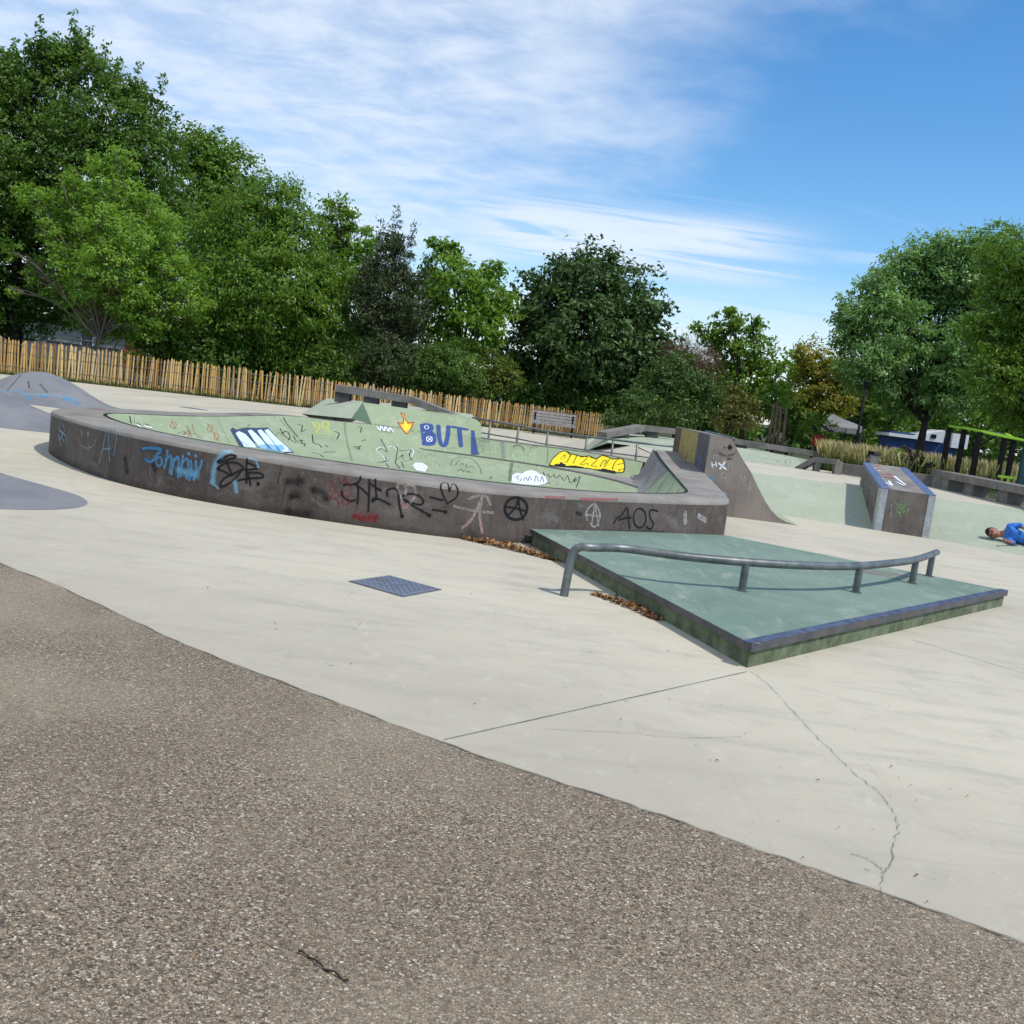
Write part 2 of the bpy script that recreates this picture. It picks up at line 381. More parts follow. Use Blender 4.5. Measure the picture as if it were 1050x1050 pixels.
PT = {k: paint('sprayed ' + k, *v) for k, v in {
    'black': ((28, 26, 28),), 'black worn': ((34, 32, 34), .35), 'soot': ((30, 28, 30), .8, 6), 'red': ((150, 30, 40), .25), 'red mist': ((140, 36, 44), .75, 9),
    'sky': ((100, 185, 235), .1), 'sky mist': ((150, 200, 225), .72, 8), 'navy': ((56, 78, 134),), 'dark navy': ((50, 62, 92),),
    'white': ((225, 232, 240),), 'white worn': ((200, 196, 194), .45), 'chalk': ((190, 176, 170), .5), 'pink': ((205, 150, 140), .45),
    'yellow': ((246, 222, 40),), 'lemon': ((240, 235, 70), .1), 'orange': ((170, 84, 40),), 'amber': ((250, 205, 80),), 'ice': ((205, 228, 244),), 'azure': ((70, 165, 215), .3),
    'teal': ((70, 180, 145), .2), 'mint': ((205, 225, 195), .3), 'mid green': ((110, 150, 105), .15), 'maroon': ((92, 52, 46), .1), 'ochre': ((225, 205, 100), .2),
    'grey blue': ((78, 84, 112), .1), 'pale grey': ((150, 150, 150), .3), 'leaf': ((130, 190, 110), .2), 'rose': ((185, 95, 100), .45), 'lip': ((46, 62, 50), .1), 'streak white': ((190, 195, 180), .1), 'moss':((70,84,60),.2), 'lilac':((150,165,215),.5)}.items()}

# ------------------------------------------------------------------ light
SUN_EL = math.radians(56); SUN_DIR = Vector((.84 * math.cos(SUN_EL), -.54 * math.cos(SUN_EL), math.sin(SUN_EL))).normalized()
sl = bpy.data.lights.new('sun', 'SUN'); sl.energy = 2.7; sl.angle = math.radians(1.6); sl.color = (1, .94, .84)
so = bpy.data.objects.new('sun', sl); COL.objects.link(so)
so.rotation_mode = 'QUATERNION'; so.rotation_quaternion = SUN_DIR.to_track_quat('Z', 'Y')

w = bpy.data.worlds.new('World'); scene.world = w; w.use_nodes = True
t = NT(w)
sky = t.N('ShaderNodeTexSky', sky_type='NISHITA'); sky.sun_disc = False
sky.sun_elevation = SUN_EL; sky.sun_rotation = math.atan2(SUN_DIR.x, SUN_DIR.y); sky.air_density = 1.0; sky.dust_density = .35; sky.ozone_density = 2.2; sky.altitude = 50
g = t.N('ShaderNodeTexCoord').outputs['Generated']
xyz = t.N('ShaderNodeSeparateXYZ', ins={0: g}); sx, sy, sz = xyz.outputs
az = t.math('ARCTAN2', sx, sy); el = t.math('ARCSINE', sz)
zc = t.math('MAXIMUM', t.math('ADD', sz, .12), .05)
pl = t.N('ShaderNodeCombineXYZ', ins={0: t.math('DIVIDE', sx, zc), 1: t.math('DIVIDE', sy, zc), 2: 0.0}).outputs[0]
def pmap(sc, rot, loc=(0, 0, 0)): return t.N('ShaderNodeMapping', ins={'Vector': pl, 'Scale': sc, 'Rotation': (0, 0, rot), 'Location': loc}).outputs[0]
n1 = t.noise(pmap((1, 1.2, 1), .5), 1.3, 7, .55, .25)
n2 = t.noise(pmap((1, 1.25, 1), .6, (3, 1, 0)), 5.0, 6, .6, .3)
n3 = t.noise(pmap((.6, 3.4, 1), .12, (1, 5, 0)), 1.6, 8, .6, .7)
n4 = t.noise(pmap((1, 2.6, 1), -.4, (8, 2, 0)), 1.1, 7, .55, .5)
# broad veil on the left and overhead, thinning to clear blue on the right
edge = t.math('ADD', t.math('MULTIPLY', az, -2.1), t.math('MULTIPLY', el, 1.15))
veil = t.sstep(t.math('ADD', edge, t.math('MULTIPLY', t.math('SUBTRACT', n1, .5), 1.1)), -.12, .62)
mot = t.math('ADD', t.math('MULTIPLY', n2, .75), t.math('MULTIPLY', n1, .55))
c1 = t.math('MULTIPLY', veil, t.math('ADD', .42, t.math('MULTIPLY', t.sstep(mot, .42, .84), .58)))
# soft brighter bank at the top of the picture
top = t.math('MULTIPLY', t.sstep(t.math('ADD', t.math('SUBTRACT', el, t.math('MULTIPLY', az, .1)), t.math('MULTIPLY', t.math('SUBTRACT', n1, .5), .35)), .33, .45), t.math('SUBTRACT', 1.0, t.sstep(az, .2, .42)))
c1 = t.math('MAXIMUM', c1, t.math('MULTIPLY', top, t.sstep(n2, .3, .6)))
# flat streaked band lower down
bd = t.math('SUBTRACT', el, .165)
band = t.math('MULTIPLY', t.math('SUBTRACT', 1.0, t.sstep(t.math('ABSOLUTE', t.math('ADD', bd, t.math('MULTIPLY', t.math('SUBTRACT', n3, .5), .05))), .012, .045)), t.math('MULTIPLY', t.sstep(az, -.22, .0), t.math('SUBTRACT', 1.0, t.sstep(az, .16, .3))))
c2 = t.math('MULTIPLY', band, t.sstep(n3, .3, .55))
low = t.math('MULTIPLY', t.math('SUBTRACT', 1.0, t.sstep(el, .06, .16)), t.sstep(n3, .22, .6))
wisps = t.math('MULTIPLY', t.sstep(n4, .56, .78), .35)
wisps = t.math('MULTIPLY', wisps, t.math('SUBTRACT', 1.0, t.sstep(el, .22, .34)))
cl = t.math('MAXIMUM', t.math('MULTIPLY', c1, .86), t.math('MAXIMUM', t.math('MULTIPLY', c2, .85), t.math('MAXIMUM', t.math('MULTIPLY', low, .7), wisps)))
hs = t.N('ShaderNodeHueSaturation', ins={'Saturation': 1.33, 'Value': .9, 'Color': sky.outputs[0]})
colr = t.mix(cl, hs.outputs[0], (4.4, 4.85, 5.5, 1))
bg = t.N('ShaderNodeBackground', ins={'Color': colr, 'Strength': .14})
ow = t.N('ShaderNodeOutputWorld'); t.l.new(bg.outputs[0], ow.inputs[0])

vs = scene.view_settings
scene.display_settings.display_device = 'sRGB'
vs.view_transform = 'Standard'; vs.look = 'None'; vs.exposure = 0.46; vs.gamma = 1; vs.use_curve_mapping = False

# ------------------------------------------------------------------ curves
def catmull(pts, n=8, closed=False):
    pts = [Vector(p) for p in pts]; k = len(pts); out = []
    rng = k if closed else k - 1
    for i in range(rng):
        if closed: p0, p1, p2, p3 = pts[i - 1], pts[i], pts[(i + 1) % k], pts[(i + 2) % k]
        else: p0, p1, p2, p3 = pts[max(i - 1, 0)], pts[i], pts[i + 1], pts[min(i + 2, k - 1)]
        for j in range(n):
            u = j / n
            out.append(.5 * ((2 * p1) + (p2 - p0) * u + (2 * p0 - 5 * p1 + 4 * p2 - p3) * u * u + (3 * p1 - p0 - 3 * p2 + p3) * u ** 3))
    if not closed: out.append(pts[-1])
    return out

def resample(pts, n):
    pts = [Vector(p) for p in pts]; L = [0]
    for a, b in zip(pts, pts[1:]): L.append(L[-1] + (b - a).length)
    out = []; i = 0
    for k in range(n):
        s = L[-1] * k / (n - 1)
        while i < len(L) - 2 and L[i + 1] < s: i += 1
        u = (s - L[i]) / max(L[i + 1] - L[i], 1e-9); out.append(pts[i].lerp(pts[i + 1], min(max(u, 0), 1)))
    return out

def sheet(name, outline, z, mat, parent=None):
    bm = bmesh.new(); vs_ = [bm.verts.new((p[0], p[1], z)) for p in outline]
    es = [bm.edges.new((vs_[i], vs_[(i + 1) % len(vs_)])) for i in range(len(vs_))]
    bmesh.ops.triangle_fill(bm, use_beauty=True, use_dissolve=False, edges=es, normal=(0, 0, 1))
    for f in bm.faces:
        if f.normal.z < 0: f.normal_flip()
    me = bpy.data.meshes.new(name); bm.to_mesh(me); bm.free(); me.materials.append(mat)
    o = bpy.data.objects.new(name, me); COL.objects.link(o)
    if parent: o.parent = parent
    return o

# ------------------------------------------------------------------ ground, floor, path
struct(sheet('ground', [(-1500, -800), (1500, -800), (1500, 2200), (-1500, 2200)], -.03, M['soil']))
FENCE = [(-26, 28.6, 0), (-19, 31.6, 0), (-13, 34.0, 0), (-8.3, 36.0, 0), (-4, 38, 0), (-.2, 40.2, 0)]
struct(sheet('skatepark_floor', [(-26, -8), (16, -8), (16, 30), (9, 37), (3, 39.0), (.2, 39.8), (-4, 37.6), (-8.3, 35.6), (-13, 33.6), (-19, 31.2), (-26, 28.2)], 0, M['floor']))
edge_px = [(-160, 536), (-80, 556), (0, 579), (95, 618), (190, 662), (333, 717), (500, 779), (657, 830), (762, 867), (919, 922), (1050, 969), (1200, 1030)]
edge_w = [P(x, y) for x, y in edge_px]
edge_w = [Vector((-9, 8.3, 0)), Vector((-6.2, 7.9, 0))] + edge_w[2:] + [Vector((4, 1.2, 0)), Vector((7, -1.5, 0))]
edge_c = catmull(edge_w, 10)
for i, p in enumerate(edge_c): p += Vector((0, .005 * math.sin(i * 2.3) + .004 * math.sin(i * 5.1), 0))
path = sheet('gravel_path', [(p.x, p.y) for p in edge_c] + [(7, -8), (-9, -8)], .004, M['agg']); struct(path)
# dark gap where path meets the concrete, saw cuts and cracks
def ribbon_flat(mb, pts, w, z, jitter=0.0):
    pts = [Vector((p[0], p[1], z)) for p in pts]
    L = []; R_ = []
    for i, p in enumerate(pts):
        tdir = (pts[min(i + 1, len(pts) - 1)] - pts[max(i - 1, 0)]).normalized(); n = Vector((-tdir.y, tdir.x, 0))
        ww = w * (1 + jitter * random.uniform(-.7, .7)) / 2
        L.append(p + n * ww); R_.append(p - n * ww)
    mb.loft([L, R_])
mb = MB(); ribbon_flat(mb, edge_c, .009, .007, .9); struct(mb.build('path_edge_gap', M['joint']))
mb = MB()
for a, b, wd in (((455, 759), (766, 689), .0055), ((935, 656), (1060, 694), .005), ((60, 408), (330, 425), .03), ((115, 404.5), (250, 409), .03)):
    A, B = P(*a), P(*b); ribbon_flat(mb, [A.lerp(B, k / 20) for k in range(21)], wd, .004, .4)
struct(mb.build('floor_joint', M['joint']))
mb = MB()
def wobble(px, amp, n=9):
    pts = catmull([P(*q) for q in px], n); random.seed(4)
    return [p + Vector((random.uniform(-amp, amp), random.uniform(-amp, amp), 0)) for p in pts]
ribbon_flat(mb, wobble([(770, 689), (790, 705), (820, 738), (850, 768), (878, 795), (905, 817), (921, 846), (918, 862), (911, 890), (904, 898), (903, 919)], .007), .0026, .005, .95)
ribbon_flat(mb, wobble([(873, 876), (890, 882), (905, 893)], .004), .0035, .005, .9)
ribbon_flat(mb, wobble([(560, 748), (640, 752), (700, 757), (760, 756)], .005), .0022, .005, .9)
struct(mb.build('floor_crack', M['crack']))

# ------------------------------------------------------------------ graffiti: strokes laid on real surfaces
def bvh_of(objs):
    vs_, fs = [], []
    for o in objs:
        b = len(vs_); vs_ += [tuple(v.co) for v in o.data.vertices]; fs += [[b + i for i in p.vertices] for p in o.data.polygons]
    return BVHTree.FromPolygons(vs_, fs)

def hit(bvh, px, py):
    h, n, i, d = bvh.ray_cast(EYE, ray(px, py).normalized())
    if h is None: return None
    if n.dot(ray(px, py)) > 0: n = -n
    return h, n

def corefull(o):
    at = o.data.attributes.new('core', 'FLOAT', 'POINT'); at.data.foreach_set('value', np.ones(len(o.data.vertices), np.float32)); return o

class Tag:
    def __init__(s, bvh, ox=0, oy=0, sc=1): s.b = bvh; s.o = (ox, oy, sc); s.mb = MB(); s.mats = []; s.layer = 0; s.core = []
    def mi(s, m):
        if m not in s.mats: s.mats.append(m)
        return s.mats.index(m)
    def px(s, p): return (s.o[0] + p[0] / s.o[2], s.o[1] + p[1] / s.o[2])
    def stroke(s, m, w, *lines, smooth=True, taper=False):
        """w = stroke width in crop units; lines = lists of crop points"""
        mi = s.mi(m)
        for ln in lines:
            pts = [Vector((*s.px(p), 0)) for p in ln]
            pts = catmull(pts, 6) if smooth and len(pts) > 2 else resample(pts, max(2, int((pts[-1] - pts[0]).length / 1.5) + 2))
            hs_ = [hit(s.b, p.x, p.y) for p in pts]
            run = []
            for q in hs_ + [None]:
                if q is None or (run and (q[0] - run[-1][0]).length > .8):
                    if len(run) > 1: s._rib(run, w / s.o[2], mi)
                    run = [q] if q else []
                else: run.append(q)
        s.layer += 1
    def _rib(s, run, wpx, mi):
        off = .003 + .0012 * s.layer
        C = [h + n * off for h, n in run]; k = len(C); dist = (C[0] - EYE).length
        wm = wpx * dist / FPX / 2
        A, B = [], []
        for i in range(k):
            tdir = (C[min(i + 1, k - 1)] - C[max(i - 1, 0)])
            if tdir.length < 1e-6: tdir = Vector((1, 0, 0))
            sd = tdir.normalized().cross(run[i][1]).normalized()
            # a stroke is as wide on the wall as the can sprayed it; seen obliquely its across-width is kept
            A.append(C[i] + sd * wm * 1.15); B.append(C[i] - sd * wm * 1.15)
        s.mb.loft([A, C, B], m=mi); s.core += [0.] * k + [1.] * k + [0.] * k
        for c, a, j in ((C[0], A[0], 0), (C[-1], A[-1], -1)):
            n = run[j][1]; r0 = a - c; q = n.cross(r0)
            ring = [c + r0 * math.cos(x * math.pi / 5) + q * math.sin(x * math.pi / 5) for x in range(10)]
            s.mb.add([p + n * .0004 for p in ring] + [c + n * .0004], [(x, (x + 1) % 10, 10) for x in range(10)], mi); s.core += [0.] * 10 + [1.]
    def fill(s, m, poly, smooth=False, step=2.5):
        mi = s.mi(m)
        pts = [Vector((*s.px(p), 0)) for p in poly]
        if smooth: pts = catmull(pts, 5, True)
        dense = []
        for a, b in zip(pts, pts[1:] + pts[:1]):
            n = max(1, int((b - a).length / step)); dense += [a.lerp(b, k / n) for k in range(n)]
        # inner grid points so the fill hugs curved surfaces
        bm = bmesh.new(); ev = [bm.verts.new(p) for p in dense]
        es = [bm.edges.new((ev[i], ev[(i + 1) % len(ev)])) for i in range(len(ev))]
        bmesh.ops.triangle_fill(bm, use_beauty=True, use_dissolve=False, edges=es, normal=(0, 0, 1))
        bmesh.ops.subdivide_edges(bm, edges=[e for e in bm.edges if e.calc_length() > 4], cuts=2, use_grid_fill=True)
        bmesh.ops.triangulate(bm, faces=bm.faces)
        off = .003 + .0012 * s.layer; ok = {}
        vs_ = []; cv = []
        for v in bm.verts:
            h = hit(s.b, v.co.x, v.co.y); ok[v] = None if h is None else len(vs_)
            if h: vs_.append(h[0] + h[1] * off); cv.append(.22 if v.is_boundary else 1.)
        fs = []
        for f in bm.faces:
            ids = [ok[v] for v in f.verts]
            if None in ids: continue
            q = [vs_[i] for i in ids]
            if max((q[i] - q[i - 1]).length for i in range(3)) < 1.2: fs.append(tuple(ids))
        bm.free()
        if fs: s.mb.add(vs_, fs, mi); s.core += cv
        s.layer += 1
    def ell(s, c, rx, ry, n=14, a0=0, rot=0):
        return [(c[0] + rx * math.cos(2 * math.pi * k / n + a0) * math.cos(rot) - ry * math.sin(2 * math.pi * k / n + a0) * math.sin(rot),
                 c[1] + rx * math.cos(2 * math.pi * k / n + a0) * math.sin(rot) + ry * math.sin(2 * math.pi * k / n + a0) * math.cos(rot)) for k in range(n + 1)]
    def done(s, name, parent, label):
        if not s.mb.v: print('EMPTY TAG', label); return None
        o = s.mb.build(name, [PT[m] for m in s.mats], parent, fix=False)
        at = o.data.attributes.new('core', 'FLOAT', 'POINT'); at.data.foreach_set('value', np.asarray(s.core, np.float32))
        o['label'] = label
        return o

# ------------------------------------------------------------------ the bowl
V = Vector
bowl = thing('skate_bowl', 'long low brown graffiti covered bowl with pale green inside, the biggest feature of the skatepark', 'skate bowl', (-1.5, 14, 0))
# rows: inner edge (x, y, z), outer edge (x, y), foot of the inner bank (x, y, z)
ROWS = [
 ((2.34, 18.40, .50), (2.42, 18.75), (2.20, 18.05, .20)),
 ((1.70, 18.62, .54), (1.75, 18.97), (1.62, 18.22, .20)),
 ((.90, 18.85, .54), (.93, 19.20), (.85, 18.45, .20)),
 ((-.42, 19.05, .54), (-.40, 19.40), (-.42, 18.75, .20)),
 ((-1.10, 19.20, .54), (-1.1, 19.55), (-1.10, 18.80, .19)),
 ((-2.00, 19.25, .54), (-2.0, 19.60), (-1.95, 18.10, .10)),
 ((-2.95, 19.20, .53), (-3.0, 19.42), (-2.45, 16.6, .014)),
 ((-3.50, 18.75, .53), (-3.55, 18.95), (-2.90, 16.2, .014)),
 ((-4.20, 18.70, .53), (-4.25, 18.92), (-3.15, 15.9, .014)),
 ((-4.52, 18.20, .53), (-4.9, 18.40), (-3.25, 15.6, .014)),
 ((-4.75, 17.00, .52), (-5.2, 17.10), (-3.35, 15.0, .014)),
 ((-4.95, 15.60, .52), (-5.5, 15.70), (-3.50, 14.3, .014)),
 ((-5.22, 14.55, .52), (-5.95, 14.9), (-3.70, 13.7, .014)),
 ((-5.52, 13.95, .52), (-6.3, 13.9), (-3.95, 13.2, .014)),
 ((-5.66, 13.45, .52), (-6.25, 13.1), (-4.00, 12.9, .014)),
 ((-5.36, 12.66, .53), (-5.95, 12.35), (-3.90, 12.7, .014)),
 ((-4.55, 11.50, .55), (-5.20, 11.35), (-3.50, 12.5, .014)),
 ((-3.70, 10.75, .56), (-4.30, 10.48), (-3.10, 12.3, .014)),
 ((-2.78, 10.38, .555), (-3.40, 9.98), (-2.40, 12.1, .014)),
 ((-1.87, 10.33, .54), (-2.45, 9.72), (-1.65, 12.0, .014)),
 ((-1.00, 10.40, .525), (-1.55, 9.60), (-.9, 11.9, .014)),
 ((-.30, 10.47, .52), (-.75, 9.56), (-.3, 11.95, .014)),
 ((.30, 10.60, .52), (-.05, 9.70), (.25, 12.1, .014)),
 ((1.00, 10.97, .52), (.70, 10.15), (.75, 12.5, .014)),
 ((1.62, 11.58, .52), (1.45, 10.72), (1.15, 12.9, .014)),
 ((2.05, 12.15, .52), (2.20, 11.38), (1.40, 13.3, .014)),
 ((2.20, 12.65, .52), (2.58, 11.85), (1.50, 13.6, .014)),
 ((2.24, 13.20, .53), (2.72, 12.50), (1.55, 14.0, .014)),
 ((2.29, 14.40, .58), (2.84, 14.00), (1.72, 14.7, .03)),
 ((2.36, 16.40, .68), (2.98, 16.20), (1.98, 16.4, .20)),
 ((2.43, 18.00, .79), (3.10, 18.00), (2.08, 17.6, .20)),
]
I_ = catmull([r[0] for r in ROWS], 6)
O_ = catmull([(r[1][0], r[1][1], r[0][2]) for r in ROWS], 6)
F_ = catmull([r[2] for r in ROWS], 6)
# outer wall and the rounded arris under the rim
mb = MB(); top = [V(p) for p in O_]
base = [V((p.x, p.y, -.05)) for p in O_]
def toward(a, b, d): return [p + (V((q.x, q.y, p.z)) - p).normalized() * d for p, q in zip(a, b)]
up1 = [p - V((0, 0, .045)) for p in top]
mb.loft([base, up1])
mb.add([base[-1], up1[-1], V((I_[-1].x, I_[-1].y, I_[-1].z - .03)), V((I_[-1].x, I_[-1].y, -.05))], [(0, 1, 2, 3)])
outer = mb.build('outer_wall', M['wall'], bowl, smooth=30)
mb = MB()
r1 = [p + V((0, 0, -.012)) for p in toward(top, I_, .006)]; r2 = toward(top, I_, .028); r3 = [p + (V(q) - p) * .93 for p, q in zip(top, I_)]
mb.loft([up1, r1, r2, r3])
rim = mb.build('rim', M['rim'], bowl, smooth=50)
mb = MB()
# coping: dark steel nosing along the inner edge
nose = [p + V((0, 0, .006)) for p in I_]
def cop(i0, i1):
    q = I_[i0:i1]; mb = MB(); ns = nose[i0:i1]
    mb.loft([[p + V((0, 0, .004)) for p in r3[i0:i1]], [p + V((0, 0, .008)) for p in toward(q, O_[i0:i1], .012)], toward(ns, F_[i0:i1], .006), [p - V((0, 0, .03)) for p in toward(ns, F_[i0:i1], .012)]])
    corefull(mb.build('coping', PT['lip'], bowl, smooth=True))
HI = [i for i, p in enumerate(I_) if p.y > 18.9 and -2.98 < p.x < -.75]
cop(0, HI[0] + 1); cop(HI[-1], len(I_))
mb = MB(); rows = []
for k in range(9):
    u = k / 8
    rows.append([V((i.x + (f.x - i.x) * u, i.y + (f.y - i.y) * u, f.z + (i.z - f.z) * (1 - u) ** 1.45)) for i, f in zip(I_, F_)])
NG = 6 * 28 + 3          # the last stretch of the bank is bare grey concrete
mb.loft([r[:NG] for r in rows]); inner = mb.build('inner_bank', M['green'], bowl, smooth=40)
mb = MB(); mb.loft([r[NG - 1:] for r in rows]); rbank = mb.build('end_bank', M['deckgrey'], bowl, smooth=40)
fl = sheet('bowl_floor', [(p.x, p.y) for p in F_ if p.z < .05] + [(1.9, 16.6), (1.2, 17.6), (-.2, 18.3), (-1.5, 18.2)], .0165, M['green'])
fl.parent = bowl; fl.matrix_parent_inverse = Matrix.Translation(-bowl.location)
# raised grey platform behind a dark lip, with a green bank falling to the floor
LIP = catmull([(-2.0, 18.62, .205), (-1.1, 18.58, .205), (-.16, 18.42, .205), (.6, 18.1, .205), (1.23, 17.6, .205), (1.75, 16.8, .205), (2.1, 15.7, .205)], 6)
BK = catmull([(-2.0, 18.66, .205), (-1.1, 18.9, .205), (-.16, 18.95, .205), (.6, 18.75, .205), (1.4, 18.55, .205), (2.1, 18.3, .205), (2.3, 16.2, .205)], 6)
mb = MB(); mb.loft([LIP, BK]); plat = mb.build('platform', M['deckgrey'], bowl)
FT = catmull([(-2.35, 16.4, .012), (-1.5, 16.2, .012), (-.7, 16.0, .012), (-.1, 15.7, .012), (.4, 15.2, .012), (.9, 14.6, .012), (1.3, 13.9, .012)], 6)
mb = MB()
mb.loft([[V((a.x + (b.x - a.x) * u, a.y + (b.y - a.y) * u, b.z + (a.z - b.z) * (1 - u) ** 1.2 - .004)) for a, b in zip(LIP, FT)] for u in (0, .15, .3, .5, .75, 1)])
lipbank = mb.build('lower_bank', M['green'], bowl, smooth=True)
mb = MB(); mb.tube([p + V((0, 0, .002)) for p in LIP[:-2]], .022, 8); corefull(mb.build('lip_coping', PT['lip'], bowl, smooth=True))
# the hip: a taller bank rising behind the far rim
A = P(384, 434, .52); B = P(506, 446, .5); C = D(372, 412.5, 20.0); Dd = D(474, 426.5, 20.0); E_ = P(309, 424.3, .53); Ff = D(335, 408.5, 24.0)
Dm = D(492, 433, 19.7); G = Dd + V((0, 3.6, -.04)); H_ = C + V((0, 4.0, -.06)); Bb = V((-.4, 23.4, 0)); Ee = V((E_.x - .2, 25.0, 0))
mb = MB(); n = 16
II = [p for p in I_ if p.y > 18.9 and -2.98 < p.x < -.75]; II.sort(key=lambda p: p.x)
lo = [p + V((0, -.004, .0)) for p in resample(II, n + 1)]; A = lo[0].copy(); B = lo[-1].copy()
hi_ = resample(catmull([C, C.lerp(Dd, .5), Dd, Dm, B + V((0, .02, .01))], 8), n + 1)
mb.loft([[V((a.x + (b.x - a.x) * u, a.y + (b.y - a.y) * u, a.z + (b.z - a.z) * u ** 1.15)) for a, b in zip(lo, hi_)] for u in (0, .25, .5, .75, 1)])
hip = mb.build('hip_bank', M['green'], bowl, smooth=True)
mb = MB()
mid = A.lerp(E_, .32) + V((0, .25, .04))
mb.add([E_, mid, C, Ff], [(0, 1, 2, 3)])
flank = mb.build('hip_flank', M['greenpale'], bowl)
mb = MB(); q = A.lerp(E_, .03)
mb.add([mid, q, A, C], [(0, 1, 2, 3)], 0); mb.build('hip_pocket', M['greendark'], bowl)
mb = MB()
mb.add([C, Dd, G, H_, Ff], [(0, 1, 2, 3, 4)]); mb.add([Dd, B, Bb, G], [(0, 1, 2, 3)]); mb.add([Ff, H_, Ee], [(0, 1, 2)]); mb.add([E_, Ff, Ee], [(0, 1, 2)])
mb.build('hip_deck', M['greenpale'], bowl)

wall_b = bvh_of([outer, rim]); in_b = bvh_of([inner, rbank, lipbank, hip, flank, plat, fl])
rim_b = bvh_of([rim])

def T(bvh, crop): return Tag(bvh, *crop)
C1 = (0, 370, 6.177); C2 = (130, 415, 8.077); C3 = (230, 415, 8.75); C4 = (330, 390, 8.75); C5 = (330, 480, 7.0); C6 = (420, 420, 8.75); C7 = (520, 430, 6.5625); C8 = (460, 490, 4.375)
gt = 'graffiti_tag'
# --- on the outside of the wall, left to right
g = T(wall_b, C1); g.stroke('sky mist', 13, [(385, 385), (375, 430), (395, 460), (380, 500)], [(400, 400), (410, 440), (395, 480), (410, 520)], [(380, 440), (420, 480), (425, 540)], [(370, 470), (390, 540)]); g.done(gt, bowl, 'faded blue scribble at the dark left end of the wall')
g = T(wall_b, C1); g.stroke('white worn', 16, [(520, 450), (522, 470)], [(558, 455), (562, 475)]); g.stroke('chalk', 7, [(500, 480), (510, 525), (540, 550), (575, 550), (605, 525), (612, 485)]); g.done(gt, bowl, 'chalky smiling face on dark wall')
g = T(wall_b, C1); g.stroke('sky mist', 11, [(628, 650), (655, 540), (682, 428), (690, 520), (695, 640)], [(655, 560), (700, 555)], [(745, 440), (735, 520), (722, 600)], [(745, 440), (765, 460)], [(760, 440), (690, 425)]); g.done(gt, bowl, 'faint pale letters next to the chalk face')
g = T(wall_b, C2)
g.stroke('sky mist', 90, [(430, 540), (500, 565), (580, 580)])
g.stroke('dark navy', 36, [(138, 368), (200, 360), (288, 372), (262, 420), (235, 455), (185, 472), (158, 450)])
g.stroke('sky', 26, [(140, 365), (200, 357), (288, 372), (250, 415), (220, 460), (180, 470), (160, 448)])
g.stroke('sky', 22, g.ell((272, 470), 24, 36)); g.stroke('sky', 25, [(342, 380), (335, 450), (318, 520)], [(330, 450), (370, 425), (372, 490), (360, 560)], [(395, 450), (385, 520), (375, 575)], [(395, 470), (430, 435), (438, 520), (430, 600)], [(470, 425), (460, 510), (452, 590)], [(465, 470), (505, 450), (515, 520), (500, 610)], [(535, 465), (540, 540), (525, 620)], [(575, 470), (580, 540), (560, 620)], [(540, 560), (570, 575), (610, 520), (625, 465)])
g.stroke('sky', 28, [(518, 405), (522, 408)], [(574, 422), (578, 426)]); g.done(gt, bowl, 'sky blue spray letters reading Johnii with two dots')
g = T(wall_b, C2); g.stroke('sky mist', 74, [(715, 640), (725, 530), (755, 455), (800, 400), (855, 392)]); g.stroke('sky mist', 60, [(900, 640), (910, 720)]); g.stroke('sky mist', 30, [(1010, 440), (1070, 460), (1090, 520)], [(700, 640), (760, 690)]); g.done(gt, bowl, 'blue mist arch behind the black scribble')
g = T(wall_b, C2); g.stroke('soot', 70, [(-15, 440), (0, 520), (5, 560)]); g.stroke('soot', 50, [(220, 500), (235, 545)]); g.stroke('white worn', 6, [(195, 510), (200, 590)]); g.done(gt, bowl, 'dark sooty patch left of the blue letters')
g = T(wall_b, C3)
g.stroke('black', 19, [(102, 458), (50, 450), (0, 475), (-55, 505), (-50, 520), (0, 505), (90, 475), (105, 462)],
 [(-60, 575), (-20, 540), (40, 520), (110, 522), (160, 550), (180, 580), (240, 580), (305, 570), (270, 545), (200, 518)],
 [(-62, 575), (0, 600), (70, 632), (40, 560), (20, 500)], [(70, 630), (140, 590), (180, 580)], [(60, 628), (0, 660), (-30, 700), (-35, 735), (20, 720), (90, 670), (150, 600)],
 [(95, 705), (140, 675), (240, 660), (330, 655), (352, 635), (310, 612), (205, 608)], [(205, 485), (200, 580), (200, 700)], [(205, 600), (225, 660), (236, 722)])
g.stroke('black', 30, [(302, 706), (306, 714)]); g.done(gt, bowl, 'looping black scribble with a dot on blue mist')
g = T(wall_b, C3); g.stroke('soot', 95, [(560, 690), (640, 690), (700, 680)], [(790, 760), (870, 780), (920, 850)], [(600, 820), (660, 800)]); g.stroke('black worn', 14, [(515, 535), (505, 600), (480, 700)], [(670, 630), (660, 720), (690, 740)], [(590, 840), (640, 825), (690, 835)], [(560, 730), (540, 780), (530, 830)]); g.stroke('soot', 120, [(560, 960), (760, 985)]); g.done(gt, bowl, 'sooty black smudges on brown wall')
g = T(wall_b, C5)
g.stroke('red', 11, [(60, 90), (85, 110), (60, 130), (100, 145), (90, 165), (60, 160)], [(120, 60), (125, 105), (145, 100)], [(160, 60), (190, 110), (150, 85)], [(195, 120), (215, 150), (200, 200), (160, 190), (150, 165), (185, 160)], [(65, 215), (80, 180), (115, 170), (140, 190), (120, 200)], [(60, 220), (110, 225), (120, 280)], [(95, 215), (125, 260), (150, 230), (150, 270)], [(170, 215), (205, 235), (170, 265)])
